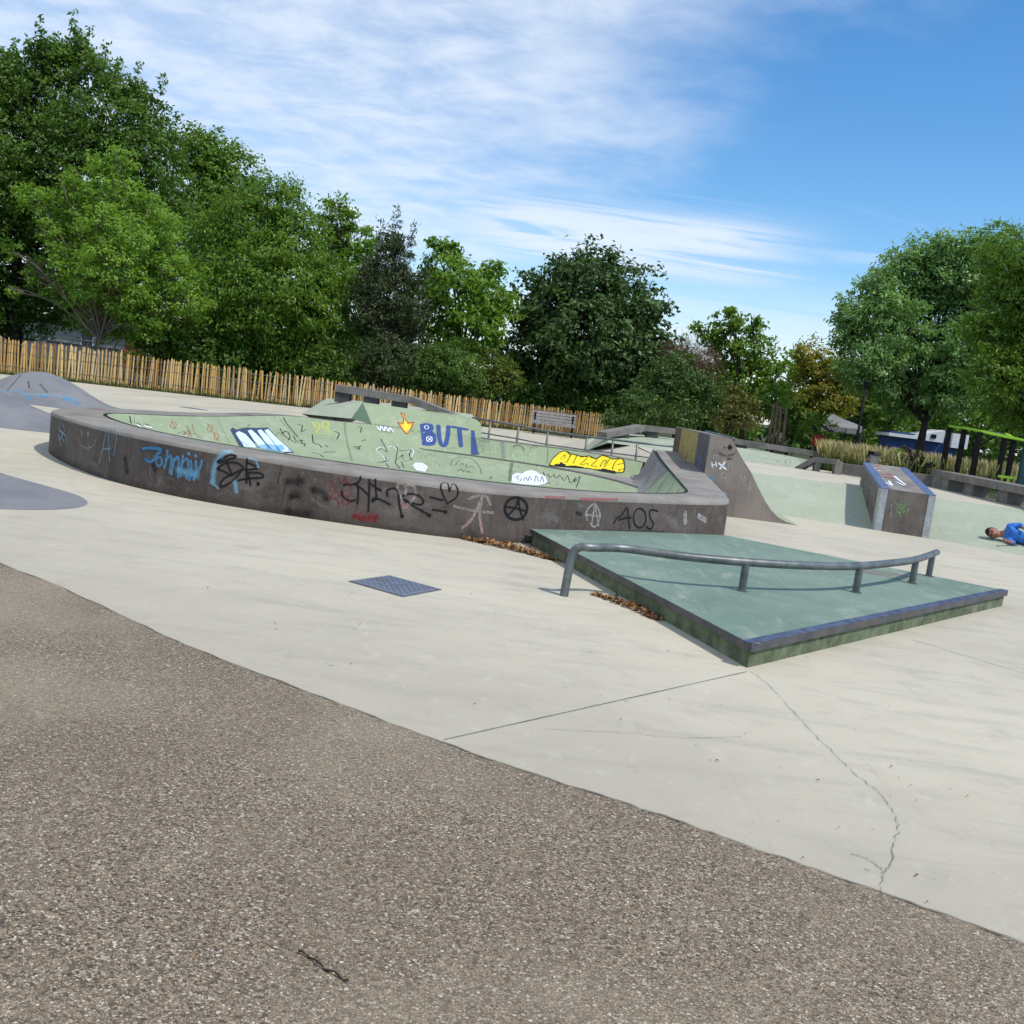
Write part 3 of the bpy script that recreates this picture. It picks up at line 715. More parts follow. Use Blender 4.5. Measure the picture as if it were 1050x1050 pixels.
g.stroke('red mist', 50, [(225, 345), (300, 355), (400, 350)]); g.stroke('red', 10, [(232, 280), (255, 275), (250, 300), (235, 335), (270, 330), (290, 310), (300, 340), (330, 310), (350, 345), (370, 310), (400, 345)]); g.stroke('red mist', 46, [(270, 365), (390, 375)]); g.done(gt, bowl, 'dark red ring of letters over a red patch')
g = T(wall_b, C5)
g.stroke('black', 15, [(278, 62), (268, 95), (230, 115), (158, 118)], [(235, 112), (290, 150), (335, 195)], [(258, 120), (262, 190), (256, 255)], [(145, 165), (150, 200), (200, 235), (240, 228)], [(342, 82), (340, 180), (334, 310)], [(385, 82), (388, 160), (392, 215), (365, 240), (370, 218), (420, 225), (492, 262)], [(345, 110), (400, 145), (430, 162), (385, 140)], [(474, 200), (470, 160), (520, 145), (548, 175), (556, 260), (576, 345)], [(580, 200), (620, 185), (690, 195), (728, 235), (712, 262), (650, 250), (585, 222)], [(600, 235), (680, 285), (775, 338)], [(778, 207), (868, 230)], [(798, 297), (890, 313)])
g.stroke('black', 24, [(574, 340), (578, 347)], [(764, 336), (776, 340)], [(884, 312), (890, 314)]); g.done(gt, bowl, 'large black lettering across the middle of the wall')
g = T(wall_b, C5); g.stroke('black', 12, [(915, 165), (905, 115), (880, 105), (855, 120), (860, 165), (895, 245), (900, 252), (960, 215), (978, 175), (965, 130), (940, 115), (915, 165)]); g.done(gt, bowl, 'black heart outline')
g = T(wall_b, C5); g.stroke('chalk', 20, [(600, 185), (605, 140), (580, 112), (550, 115), (545, 150), (575, 220), (590, 285)], [(615, 120), (660, 130), (672, 180), (650, 230), (595, 280)]); g.stroke('pink', 20, [(575, 245), (595, 285), (615, 260)]); g.done(gt, bowl, 'pale chalk heart over black letters')
g = T(wall_b, C8); g.stroke('chalk', 13, [(60, 225), (100, 190), (130, 130), (150, 85)], [(150, 85), (140, 160), (150, 245)], [(25, 127), (100, 145), (200, 157)], [(90, 95), (130, 80), (170, 85), (186, 120)]); g.stroke('pink', 9, [(75, 215), (110, 170)], [(140, 205), (148, 240)]); g.done(gt, bowl, 'chalk letter A with a pink tint')
g = T(wall_b, C8); g.stroke('black', 13, g.ell((302, 137), 50, 50, 18, .3)); g.stroke('black', 9, [(262, 172), (300, 130), (312, 90)], [(312, 90), (320, 140), (335, 188)], [(262, 130), (300, 135), (350, 150)]); g.done(gt, bowl, 'black circled letter A')
g = T(wall_b, C8); g.stroke('white worn', 9, [(620, 190), (618, 150), (650, 118), (675, 150), (675, 190), (655, 220), (635, 205)], [(655, 115), (640, 215)], [(655, 115), (672, 215)], [(612, 165), (680, 172)]); g.stroke('soot', 28, [(575, 155), (592, 162)]); g.done(gt, bowl, 'small white circled letter A beside a dark blot')
g = T(wall_b, C8); g.stroke('black', 8.5, [(740, 204), (755, 180), (775, 168), (800, 135), (806, 180), (812, 225)], [(762, 188), (800, 178), (818, 178)], g.ell((857, 180), 28, 43, 14, .4), [(937, 148), (910, 143), (900, 155), (905, 180), (918, 205), (912, 224), (898, 228), (888, 218)]); g.done(gt, bowl, 'thin black letters AOS')
g = T(wall_b, C8); g.stroke('moss', 40, [(700, 252), (820, 250), (960, 256)]); g.stroke('white worn', 26, [(1060, 160), (1060, 200)], [(1120, 170), (1150, 190)]); g.done('algae_stain', bowl, 'green algae stain low on the right of the wall')
g = T(rim_b, (600, 400, 4.2)); g.stroke('rose', 12, [(408, 380), (480, 390)], [(-20, 470), (140, 470)], [(-170, 460), (-90, 462)]); g.done('paint_scuff', bowl, 'faded red paint scuffs on the rim')
g = T(rim_b, C2); g.stroke('sky mist', 34, [(85, 240), (300, 262), (520, 300), (720, 335)]); g.done('paint_scuff', bowl, 'blue paint scuffs on the rim')
# --- inside the bowl
g = T(in_b, C2); g.stroke('red', 9, [(420, 238), (480, 222), (470, 250), (520, 210), (510, 262)], [(495, 170), (520, 230), (535, 265)], [(540, 160), (560, 230), (600, 275)], [(470, 245), (560, 240), (620, 272)]); g.stroke('orange', 5, g.ell((385, 170), 25, 25), [(370, 130), (405, 205)], g.ell((690, 195), 22, 28), [(660, 150), (720, 240), (760, 300)], g.ell((740, 260), 18, 32)); g.stroke('white', 22, [(90, 170), (110, 185)], [(150, 180), (200, 190)]); g.stroke('black', 8, [(25, 95), (30, 130), (36, 155)], [(85, 155), (110, 170)], [(150, 160), (190, 175)]); g.done(gt, bowl, 'red and orange scrawl on the left green bank')
g = T(in_b, C3); g.fill('dark navy', [(52, 225), (75, 205), (110, 225), (160, 210), (200, 205), (290, 208), (390, 205), (410, 225), (480, 310), (630, 432), (450, 445), (190, 400), (140, 385)])
g.fill('ice', [(100, 258), (130, 238), (190, 265), (250, 330), (300, 390), (200, 378), (180, 378), (140, 320)]); g.fill('ice', [(208, 235), (240, 225), (290, 265), (350, 330), (400, 400), (330, 395), (270, 330)]); g.fill('ice', [(292, 232), (330, 225), (400, 290), (460, 360), (490, 420), (430, 405), (360, 330)]); g.fill('ice', [(355, 232), (395, 222), (470, 300), (560, 380), (610, 428), (510, 425), (450, 350)])
g.stroke('dark navy', 7, [(130, 238), (190, 265), (250, 330), (300, 390)], [(240, 225), (290, 265), (350, 330), (400, 398)], [(330, 225), (400, 290), (490, 418)], [(395, 222), (470, 300), (560, 380), (612, 428)], [(150, 330), (190, 355), (215, 372)]); g.fill('azure', [(280, 385), (330, 362), (400, 355), (470, 368), (520, 360), (545, 400), (500, 435), (380, 412)]); g.done(gt, bowl, 'white and blue striped bubble graffiti on the left bank')
g = T(in_b, C3); g.stroke('mid green', 16, [(450, 105), (490, 120), (540, 180), (620, 260), (700, 330)]); g.stroke('white worn', 28, [(470, 110), (490, 145)], [(715, 300), (740, 325)], [(640, 395), (690, 410)]); g.stroke('black', 9, [(530, 115), (560, 170), (610, 230), (660, 290)], [(500, 215), (540, 280), (600, 320)], [(510, 260), (560, 240), (590, 290), (570, 320)], [(620, 280), (650, 330), (700, 320), (690, 350), (725, 350), (715, 375)], [(600, 320), (640, 345)], [(660, 180), (700, 190), (690, 240), (730, 225)], [(790, 270), (800, 340), (850, 360), (875, 385)], [(905, 365), (930, 380)], [(990, 240), (1030, 260), (1010, 310)], [(790, 430), (840, 440), (890, 470)], [(890, 432), (940, 425), (1000, 428)]); g.done(gt, bowl, 'scattered black marker scribbles on green bank')
g = T(in_b, C2); g.stroke('moss', 5, [(745, 95), (790, 200), (850, 320)], [(65, 90), (62, 150)]); g.done('panel_seam', bowl, 'thin dark seam between bank panels')
g = T(in_b, C3); g.stroke('lemon', 18, [(792, 158), (830, 165), (855, 195), (840, 230), (828, 255), (880, 258), (955, 268)], g.ell((908, 182), 28, 32), [(890, 215), (930, 225), (945, 255)], [(795, 160), (820, 210)]); g.done(gt, bowl, 'bright yellow number 28')
g = T(in_b, C4); g.fill('orange', [(702, 286), (745, 300), (752, 350), (778, 378), (832, 370), (808, 432), (762, 496), (718, 442), (672, 374), (728, 380), (728, 345)]); g.fill('amber', [(716, 296), (738, 310), (744, 356), (775, 390), (815, 386), (796, 428), (762, 478), (728, 436), (692, 386), (736, 392), (740, 350)]); g.fill('yellow', [(735, 380), (745, 370), (765, 400), (790, 400), (780, 425), (762, 455), (742, 425)]); g.done(gt, bowl, 'yellow arrow with orange outline pointing down')
g = T(in_b, C4); g.stroke('teal', 40, [(285, 285), (300, 300), (312, 285)]); g.done(gt, bowl, 'small teal smiley blot')
g = T(in_b, C4); g.fill('pale grey', [(485, 400), (560, 398), (635, 425), (655, 465), (600, 478), (500, 455)]); g.stroke('white', 12, [(495, 410), (520, 450), (530, 410), (560, 455), (570, 415), (600, 460), (610, 425), (645, 465)]); g.done(gt, bowl, 'small white bubble tag')
g = T(in_b, C4); g.stroke('mid green', 26, [(480, 398), (690, 425)], [(800, 455), (890, 462)]); g.stroke('greenish' if False else 'mid green', 20, [(205, 380), (212, 470), (235, 590), (270, 720)]); g.done('paint_band', bowl, 'darker green painted joint bands')
g = T(in_b, C4); g.stroke('white', 8, [(485, 630), (520, 600), (560, 612)], [(485, 635), (545, 680), (572, 720), (585, 760), (612, 792)], [(600, 600), (640, 590), (680, 640)], [(770, 650), (800, 615), (825, 640), (800, 690)]); g.stroke('black', 8, [(500, 625), (540, 615), (585, 645), (570, 600), (545, 560), (530, 525)], [(650, 590), (675, 610), (668, 700), (660, 740), (700, 790)], [(690, 632), (760, 632)], [(770, 635), (800, 622), (785, 665), (800, 700), (812, 722)], [(710, 680), (722, 668), (728, 682), (708, 684)], [(715, 730), (735, 785)], [(570, 690), (580, 750), (605, 785)], [(310, 605), (330, 620), (345, 585)], [(360, 540), (395, 535)], [(330, 420), (355, 425), (345, 470)], [(285, 600), (320, 595), (340, 618)]); g.done(gt, bowl, 'black and white outline figures on the green bank')
g = T(in_b, C6); g.fill('white', [(20, 500), (60, 475), (120, 480), (165, 515), (140, 560), (60, 545)]); g.stroke('pale grey', 6, [(40, 510), (80, 530)], [(70, 490), (100, 535)], [(110, 490), (140, 540)]); g.done(gt, bowl, 'white spray cloud above the rim')
g = T(in_b, C6); g.fill('navy', [(92, 130), (150, 120), (205, 132), (220, 165), (205, 195), (238, 225), (242, 285), (225, 318), (180, 328), (112, 320)])
g.stroke('navy', 40, [(258, 145), (264, 240), (285, 315), (318, 320), (340, 250), (348, 150)]); g.stroke('navy', 40, [(385, 155), (512, 180)], smooth=False); g.stroke('navy', 42, [(446, 175), (460, 325)], smooth=False); g.fill('navy', [(552, 185), (582, 190), (600, 300), (615, 385), (632, 405), (552, 405)])
g.stroke('white', 8, g.ell((152, 162), 18, 16), [(155, 250), (200, 285)], [(198, 250), (158, 288)]); g.stroke('white', 7, g.ell((177, 268), 26, 24)); g.stroke('grey blue', 6, [(610, 270), (640, 280), (625, 296)], [(645, 275), (660, 290), (670, 272), (685, 292), (705, 275), (715, 290)], [(335, 348), (370, 355), (385, 340), (420, 352)], [(610, 330), (650, 325), (655, 380), (612, 385)]); g.done(gt, bowl, 'big navy blue capital letters BUTI')
g = T(in_b, C6); g.stroke('black', 5, [(370, 505), (380, 460), (420, 436), (490, 430), (550, 442), (590, 470), (635, 530), (640, 580)], [(400, 470), (425, 475), (415, 498), (400, 488)], [(440, 470), (445, 455)], [(455, 500), (475, 480), (490, 505)], [(515, 485), (505, 520), (530, 520)], [(540, 520), (555, 505), (585, 525)], [(425, 535), (445, 550), (460, 530), (480, 560), (490, 540)], [(500, 545), (520, 565), (530, 550), (550, 572), (575, 570)], [(710, 620), (735, 600), (728, 630)]); g.stroke('black', 9, *[[(x, y), (x + 3, y + 2)] for x, y in ((80, 385), (110, 400), (130, 418), (165, 395), (190, 400), (225, 410), (230, 470), (190, 500), (150, 430), (100, 430))]); g.done(gt, bowl, 'thin black handwriting inside a drawn bubble')
g = T(in_b, C6); g.stroke('pale grey', 34, [(832, 275), (842, 430)]); g.stroke('mint', 9, [(730, 330), (800, 340)], [(735, 380), (795, 300)], [(765, 290), (775, 400)], [(740, 300), (800, 385)]); g.stroke('mint', 9, [(1005, 400), (985, 385), (945, 390), (930, 425), (955, 455), (1000, 450), (1015, 410), (985, 372), (930, 375)]); g.stroke('moss', 7, [(930, 335), (960, 318), (1005, 330), (1025, 360)]); g.stroke('moss', 30, [(920, 480), (905, 560), (900, 640)]); g.done(gt, bowl, 'pale mint star and spiral')
g = T(in_b, C7); g.stroke('mint', 7, [(66, 248), (50, 250), (55, 265), (75, 268), (88, 245), (70, 225), (40, 235), (32, 260)], [(175, 262), (190, 258), (185, 275), (160, 275), (150, 250), (175, 235), (205, 245), (210, 275)], [(130, 230), (140, 200), (170, 185)], [(120, 250), (130, 290)]); g.stroke('moss', 6, [(40, 185), (70, 175), (105, 190), (115, 210)], [(150, 195), (180, 180), (205, 190)], [(275, 185), (270, 300)]); g.done(gt, bowl, 'pair of pale spirals on far green wall')
g = T(in_b, C7)
g.fill('black', [(280, 308), (302, 265), (346, 224), (380, 210), (405, 214), (430, 229), (470, 236), (500, 249), (555, 243), (585, 259), (605, 260), (640, 238), (680, 249), (705, 263), (735, 263), (770, 254), (789, 276), (796, 320), (788, 357), (720, 367), (640, 353), (560, 335), (480, 329), (380, 323), (290, 316)])
g.fill('yellow', [(288, 304), (308, 268), (350, 229), (380, 216), (402, 220), (428, 236), (466, 243), (500, 256), (552, 250), (580, 266), (606, 268), (640, 246), (676, 256), (705, 270), (738, 270), (766, 262), (780, 280), (788, 318), (781, 352), (720, 362), (640, 348), (560, 330), (480, 325), (380, 319), (295, 312)])
g.stroke('black', 5.5, [(402, 222), (422, 240), (415, 266), (388, 286), (370, 320)], [(372, 250), (390, 240), (388, 258), (368, 270)], [(434, 234), (398, 300), (408, 318), (440, 302), (470, 244)], [(478, 246), (540, 258), (492, 304), (545, 300), (536, 326)], [(480, 324), (500, 312), (515, 322)], [(562, 258), (605, 272), (566, 312), (600, 316), (594, 338)], [(690, 268), (655, 330), (690, 346), (716, 332)], [(616, 346), (634, 300), (655, 275), (670, 282), (650, 305)], [(768, 264), (728, 286), (704, 352), (728, 360)], [(742, 306), (786, 296)], [(735, 348), (786, 332)]); g.done(gt, bowl, 'yellow bubble letters reading PUZZLE on the far wall')
g = T(in_b, C7); g.fill('white', [(28, 425), (34, 380), (62, 360), (100, 366), (128, 348), (160, 342), (195, 350), (218, 368), (258, 384), (272, 432), (200, 445), (100, 438)]); g.stroke('black', 5, [(50, 395), (75, 380), (70, 405), (95, 400), (85, 418), (60, 420)], [(110, 415), (125, 390), (140, 415), (150, 385), (165, 410)], [(185, 420), (195, 380), (212, 420)], [(225, 420), (235, 385), (248, 425)], [(65, 375), (90, 372)]); g.done(gt, bowl, 'white cloud shaped tag with black lettering')
g = T(in_b, C7); g.stroke('black', 6, [(243, 355), (257, 392), (274, 360), (290, 402), (312, 366), (332, 408), (355, 370), (382, 418), (405, 374), (428, 438), (465, 385), (446, 432), (492, 380), (480, 420), (466, 458)], smooth=False); g.stroke('black', 14, [(262, 432), (290, 428)]); g.stroke('rose', 5, [(300, 410), (340, 420), (330, 445)]); g.done(gt, bowl, 'black zigzag scribble')
g = T(in_b, (600, 400, 4.2)); g.stroke('streak white', 11, [(347, 342), (285, 436)], [(372, 382), (334, 440)], [(326, 318), (268, 424)], [(392, 408), (374, 442)]); g.stroke('moss', 8, [(384, 398), (355, 442)], [(338, 332), (275, 436)], [(314, 298), (262, 400)], [(358, 362), (310, 440)], [(408, 425), (398, 440)]); g.stroke('rose', 12, [(300, 300), (262, 380)]); g.done('paint_streak', bowl, 'white and dark streaks running down the right bank')

# older, half worn scribbles under and between the big pieces
rs_ = random.Random(31)
for k in range(16):
    cx_, cy_ = (rs_.uniform(255, 400), 0) if k < 8 else (rs_.uniform(400, 610), 0)
    cy_ = 432 + (cx_ - 250) * .105 + rs_.uniform(2, 30); w_ = rs_.uniform(6, 16); h_ = rs_.uniform(3, 8); pts_ = []
    for q in range(rs_.randint(5, 10)): pts_.append((cx_ + w_ * (q / 6 - .5) + rs_.uniform(-2, 2), cy_ + h_ * rs_.uniform(-.5, .5) + q * .25))
    g = Tag(in_b); g.stroke(rs_.choice(['moss', 'black worn', 'pale grey', 'white worn', 'mint', 'mid green']), rs_.uniform(.7, 1.3), pts_); g.done(gt, bowl, 'small half worn scribble')

# ------------------------------------------------------------------ quarter pipe beside the bowl
qp = thing('quarter_pipe', 'tall brown grey quarter pipe wedge beside the right rim of the bowl, with painted side', 'quarter pipe', (3.4, 16.8, 0))
prof = [D(x, y, 15.2) for x, y in ((751, 450), (757, 463), (763.5, 474), (770, 484), (777, 499), (785, 514.5), (791, 523.5), (798, 530.5), (806, 535), (818, 538.4))]
prof = [(p.x, max(p.z, 0)) for p in prof]; prof[-1] = (prof[-1][0], 0); z0 = prof[0][1]
XL, Yq0, Yq1 = 2.9, 15.2, 18.7
front = [V((XL, Yq0, -.03)), V((XL, Yq0, 1.24)), *[V((x, Yq0, z)) for x, z in prof]]
front.append(V((prof[-1][0], Yq0, -.03)))
def back_of(p):
    k = 1 - max(0, min(1, p.z / z0))
    return V((p.x + (0 if p.x <= XL + .01 else .22 + .06 * k), Yq1, p.z))
back = [back_of(p) for p in front]
mb = MB(); n = len(front)
mb.add(front, [tuple(range(n))]); mb.add(back, [tuple(reversed(range(n)))]); mb.add([front[0], front[1], back[1], back[0]], [(0, 1, 2, 3)])
qpb = mb.build('body', M['qp'], qp, fix=False)
mb = MB(); mb.loft([front[1:3], back[1:3]]); mb.build('top_deck', M['rim'], qp)
mb = MB(); mb.loft([front[2:], back[2:]]); qpf = mb.build('riding_face', M['green'], qp, smooth=True)
mb = MB(); mb.tube([front[2] + V((.01, 0, .0)), back[2] + V((.01, 0, 0))], .03, 8); mb.build('coping', M['galvdark'], qp, smooth=True)
qb = bvh_of([qpb]); CQ = (670, 430, 6.5625)
def panel(m, y0, y1, name, lab):
    mb = MB(); x = XL - .004
    mb.add([(x, y0, .3), (x, y1, .3), (x, y1, 1.225), (x, y0, 1.225)], [(0, 1, 2, 3)]); o = mb.build(name, PT[m], qp); corefull(o); o['label'] = lab
panel('grey blue', 15.2, 16.2, 'painted_panel', 'dark blue painted panel'); panel('ochre', 16.205, 17.95, 'painted_panel', 'yellow painted panel'); panel('maroon', 17.955, 18.7, 'painted_panel', 'maroon painted panel')
random.seed(11)
mb = MB(); drips = []
for k in range(34):
    y = random.uniform(15.3, 17.9); zt = random.uniform(.6, 1.2); L = random.uniform(.15, .5); wd = random.uniform(.012, .05); mi = (0 if y < 16.2 else random.choice([1, 2, 3, 4]))
    x = XL - .007 - .0006 * (k % 4)
    mb.add([(x, y, zt), (x, y + wd, zt - .02), (x, y + wd * .7, zt - L), (x, y + wd * .3, zt - L - .03)], [(0, 1, 2, 3)], mi)
corefull(mb.build('paint_drip', [PT['lilac'], PT['orange'], PT['white worn'], PT['grey blue'], PT['amber']], qp))
g = T(qb, CQ); g.stroke('white', 8, [(393, 290), (397, 322)], [(420, 288), (424, 318)], [(393, 308), (422, 303)]); g.stroke('white', 13, [(440, 297), (487, 335)], [(480, 288), (448, 332)]); g.stroke('white worn', 6, [(503, 290), (505, 310)], [(525, 290), (528, 312)], [(505, 322), (507, 326)], [(530, 320), (532, 324)], [(405, 240), (402, 265)], [(405, 245), (425, 240), (428, 262)]); g.done(gt, qp, 'white letters HX')
g = T(qb, CQ); g.stroke('soot', 34, [(512, 188), (520, 192)]); g.stroke('black worn', 30, [(513, 184), (517, 192)]); g.stroke('black worn', 12, [(478, 190), (482, 190)], [(500, 265), (525, 266)]); g.stroke('black worn', 7, [(440, 222), (470, 238), (500, 248), (530, 240), (560, 215)], [(445, 230), (475, 245)], [(505, 240), (540, 235)]); g.done(gt, qp, 'black smiling face blots')
g = T(qb, CQ); g.stroke('white worn', 6, [(460, 395), (455, 370), (475, 360), (492, 378), (490, 400), (470, 390)], [(585, 380), (600, 405), (615, 410), (612, 380)], [(632, 470), (640, 490), (650, 460), (645, 430), (662, 425)]); g.done(gt, qp, 'small faint white scrawls')
g = T(qb, CQ); g.stroke('sky', 26, [(392, 385), (378, 425)]); g.stroke('sky mist', 14, [(470, 490), (495, 505)]); g.done(gt, qp, 'sky blue paint patch near the bowl rim')

# ------------------------------------------------------------------ manual pad and the curved rail
PADZ = .16
N_ = V((1.56, 5.87, 0)); Rr = V((5.02, 9.67, 0)); L_ = V((.21, 9.78, 0)); Bk = V((2.5, 11.35, 0)); L2 = V((1.35, 10.62, 0))
poly = [L_, N_, Rr, Bk, L2]
pad = thing('manual_pad', 'low green wedge shaped platform with dark blue steel edges against the bowl wall', 'manual pad', (2.4, 8.6, 0))
mb = MB(); inset = lambda p, d=.03: p + (V((2.3, 8.9, 0)) - p).normalized() * d
mb.hexa([inset(p) + V((0, 0, -.05)) for p in poly], [inset(p) + V((0, 0, PADZ - .055)) for p in poly]); mb.build('side', M['padside'], pad)
mb = MB(); mb.hexa([inset(p, .01) + V((0, 0, PADZ - .055)) for p in poly], [inset(p, .01) + V((0, 0, PADZ)) for p in poly]); padtop = mb.build('top', M['padtop'], pad)
def angle(a, b, name, mats, tt=.005):
    mb = MB(); d = (b - a).normalized(); nin = V((-d.y, d.x, 0));
    if nin.dot(V((2.3, 8.9, 0)) - a) < 0: nin = -nin
    up = V((0, 0, PADZ))
    mb.hexa([a - nin * .006 + V((0, 0, PADZ - .052)), b - nin * .006 + V((0, 0, PADZ - .052)), b + nin * .008 + V((0, 0, PADZ - .052)), a + nin * .008 + V((0, 0, PADZ - .052))],
            [a - nin * .006 + up, b - nin * .006 + up, b + nin * .008 + up, a + nin * .008 + up], 0)
    mb.hexa([a - nin * .006 + up, b - nin * .006 + up, b + nin * .075 + up, a + nin * .075 + up], [q + V((0, 0, tt)) for q in (a - nin * .006 + up, b - nin * .006 + up, b + nin * .07 + up, a + nin * .07 + up)], 1)
    return mb.build(name, mats, pad)
e1 = angle(L_, N_ + (L_ - N_).normalized() * .01, 'steel_edge', [M['steeledge'], M['padtop']], .0025)
e2 = angle(N_, Rr, 'steel_edge', [M['steeledge'], M['padblue']]); e2['label'] = 'steel edge with worn blue paint'
g = Tag(bvh_of([padtop]), 780, 530, 3.889); g.stroke('rose', 16, [(360, 205), (470, 220), (600, 240)], [(380, 215), (520, 235)], [(430, 225), (590, 255)]); g.done('paint_scuff', pad, 'faded red paint under the rail')

rail = thing('grind_rail', 'curved grey steel tube rail on short posts crossing the green platform', 'grind rail', (2.2, 8.0, 0))
foot = P(578, 611); ZR = .395
rp = [V((foot.x + .05, foot.y + .06, ZR))] + [P(x, y, ZR + .03) for x, y in ((640, 558.5), (700, 566.5), (757, 572), (820, 576), (876, 577), (915, 574), (940, 570.5), (961, 563.5))]
for p in rp: p.z = ZR
pathr = [V((foot.x, foot.y, -.04)), V((foot.x + .015, foot.y + .02, ZR - .13)), V((foot.x + .035, foot.y + .035, ZR - .045)), V((foot.x + .085, foot.y + .04, ZR - .006)), V((foot.x + .17, foot.y + .045, ZR))] + rp[1:]
cr = pathr[:2] + catmull(pathr[1:], 7)[1:]
mb = MB(); mb.tube(cr, .034, 14); mb.build('tube', M['galv'], rail, smooth=50)
for (x, y), (tx, ty) in zip(((755, 604), (873, 607), (936, 598), (954, 592)), ((757, 573), (876, 577), (939, 571), (960, 564))):
    b = P(x, y, PADZ); b.z = PADZ - .02
    tp = min(cr[8:], key=lambda q: (q.x - b.x) ** 2 + (q.y - b.y) ** 2)
    tp = V((tp.x, tp.y, ZR)) if (tp - b).length < .6 else V((b.x, b.y, ZR))
    mb = MB(); mb.tube([V((tp.x, tp.y, PADZ - .02)), tp], .031, 12); po = mb.build('post', M['galvdark'], rail, smooth=50)
    mb = MB(); mb.lathe((tp.x, tp.y, PADZ), [(.05, .001), (.05, .006), (.034, .008)], 12); mb.build('flange', M['galvdark'], po)

# ------------------------------------------------------------------ manhole covers, leaves, twig
def plate(name, label, pts, z=.006, ribs=True):
    o = thing(name, label, 'manhole cover', sum(pts, V()) / 4)
    mb = MB(); c = sum(pts, V()) / 4; up = V((0, 0, 1))
    mb.hexa([p + up * .001 for p in pts], [p + up * z for p in pts]); mb.build('frame', M['irondark'], o)
    mb = MB(); q = [c + (p - c) * .94 for p in pts]
    mb.hexa([p + up * z for p in q], [p + up * (z + .004) for p in q])
    for i in range(1, 16):
        for j in range(1, 16):
            if ribs:
                a = q[0].lerp(q[1], i / 16); b = q[3].lerp(q[2], i / 16); r = a.lerp(b, j / 16)
                mb.box((r.x, r.y, z + .006), (.022, .007, .004), .8 if (i + j) % 2 else -.8)
    if ribs: mb.beam(q[0].lerp(q[1], .4) .lerp(c, .5) + up * (z + .009), q[2].lerp(q[3], .4).lerp(c, .5) + up * (z + .009), .012, .004)
    mb.build('lid', M['iron'], o); return o
plate('manhole_cover', 'square blue grey metal cover set in pale concrete in front of the bowl', [P(357, 596.5), P(413, 612.5), P(453, 605), P(399, 590.5)])
plate('drain_cover', 'dark flat cover in the pale floor behind the bowl, before the fence', [P(184, 417.2), P(200, 419.6), P(213, 421), P(198, 418.4)], .008, False)

leafm, lt = newmat('dry leaves')
la = lt.N('ShaderNodeAttribute', attribute_name='tint').outputs['Fac']
finish(lt, lt.ramp(la, [(0, (.10, .045, .018)), (.4, (.22, .105, .04)), (.75, (.34, .18, .075)), (1, (.42, .28, .15))]), .8)
def set_tint(o, vals):
    at = o.data.attributes.new('tint', 'FLOAT', 'FACE'); at.data.foreach_set('value', np.asarray(vals, np.float32))
def litter(name, label, a, b, wid, n, seed, h=.035):
    rng = np.random.default_rng(seed); a = np.array(a); b = np.array(b); d = b - a; nrm = np.array([-d[1], d[0], 0]) / np.linalg.norm(d[:2])
    vs_, fs, tv = [], [], []
    for k in range(n):
        u = rng.uniform(0, 1); env = max(.12, math.sin(math.pi * min(1, u * 1.05 + .04))) ; off = abs(rng.normal(0, .55)) * wid * env if rng.random() < .9 else rng.uniform(0, 2.6) * wid
        c = a + d * u + nrm * off + rng.normal(0, .012, 3); c[2] = .008 + abs(rng.normal(0, 1)) * h * env * max(0, 1 - off / wid)
        L = rng.uniform(.012, .036); W = L * rng.uniform(.3, .6)
        ang = rng.uniform(0, 6.28); tilt = rng.normal(0, .5); roll = rng.normal(0, .5)
        e = Matrix.Rotation(ang, 3, 'Z') @ Matrix.Rotation(tilt, 3, 'Y') @ Matrix.Rotation(roll, 3, 'X')
        base = len(vs_); cv = V(c)
        for q in ((-L, 0, 0), (0, -W, .006), (L, 0, .008), (0, W, .006)): vs_.append(cv + e @ V(q))
        fs.append((base, base + 1, base + 2, base + 3)); tv.append(rng.uniform(0, 1))
    mb = MB(); mb.add(vs_, fs); o = mb.build(name, leafm, fix=False); set_tint(o, tv)
    return tag(o, label, 'leaves', kind='stuff')
litter('leaf_litter', 'brown dry leaves heaped where the bowl wall meets the green platform', P(474, 553), P(572, 576), .24, 1000, 3, .026)
litter('leaf_litter', 'small drift of brown dry leaves along the mossy side of the green platform', P(672, 636), P(608, 609.5), -.16, 380, 5, .022)
random.seed(21)
mb = MB(); pts = catmull([P(306, 979), P(318, 985), P(330, 995), P(345, 1003), P(356, 1010)], 5)
pts = [V((p.x + random.uniform(-.0015, .0015), p.y + random.uniform(-.0015, .0015), .011 + .003 * math.sin(i))) for i, p in enumerate(pts)]
mb.tube(pts, [.0024 + .0009 * math.sin(i * 1.7) for i in range(len(pts))], 7); mb.tube([pts[6], pts[6] + V((.012, .004, .006))], .0018, 5)
tag(mb.build('twig', M['barkdark'], smooth=True), 'thin black twig lying on the brown gravel path', 'twig')
def debris(name, label, n, seed):
    rng = np.random.default_rng(seed); vs_, fs, tv = [], [], []
    for k in range(n):
        px_, py_ = rng.uniform(20, 1045), rng.uniform(575, 960)
        if py_ > 575 + (px_ * .372) - 3 + rng.normal(0, 20) and rng.random() < .85: continue
        c = P(px_, py_); 
        L = rng.uniform(.004, .012); W = L * rng.uniform(.2, .4); e = Matrix.Rotation(rng.uniform(0, 6.28), 3, 'Z'); b = len(vs_)
        for q in ((-L, 0, .005), (0, -W, .009), (L, 0, .008), (0, W, .012)): vs_.append(c + e @ V(q))
        fs.append((b, b + 1, b + 2, b + 3)); tv.append(rng.uniform(0, .5))
    mb = MB(); mb.add(vs_, fs); o = mb.build(name, leafm, fix=False); set_tint(o, tv); tag(o, label, 'leaf bits', kind='stuff')
debris('leaf_bits', 'tiny scattered bits of leaf and twig on the pale concrete', 130, 8)

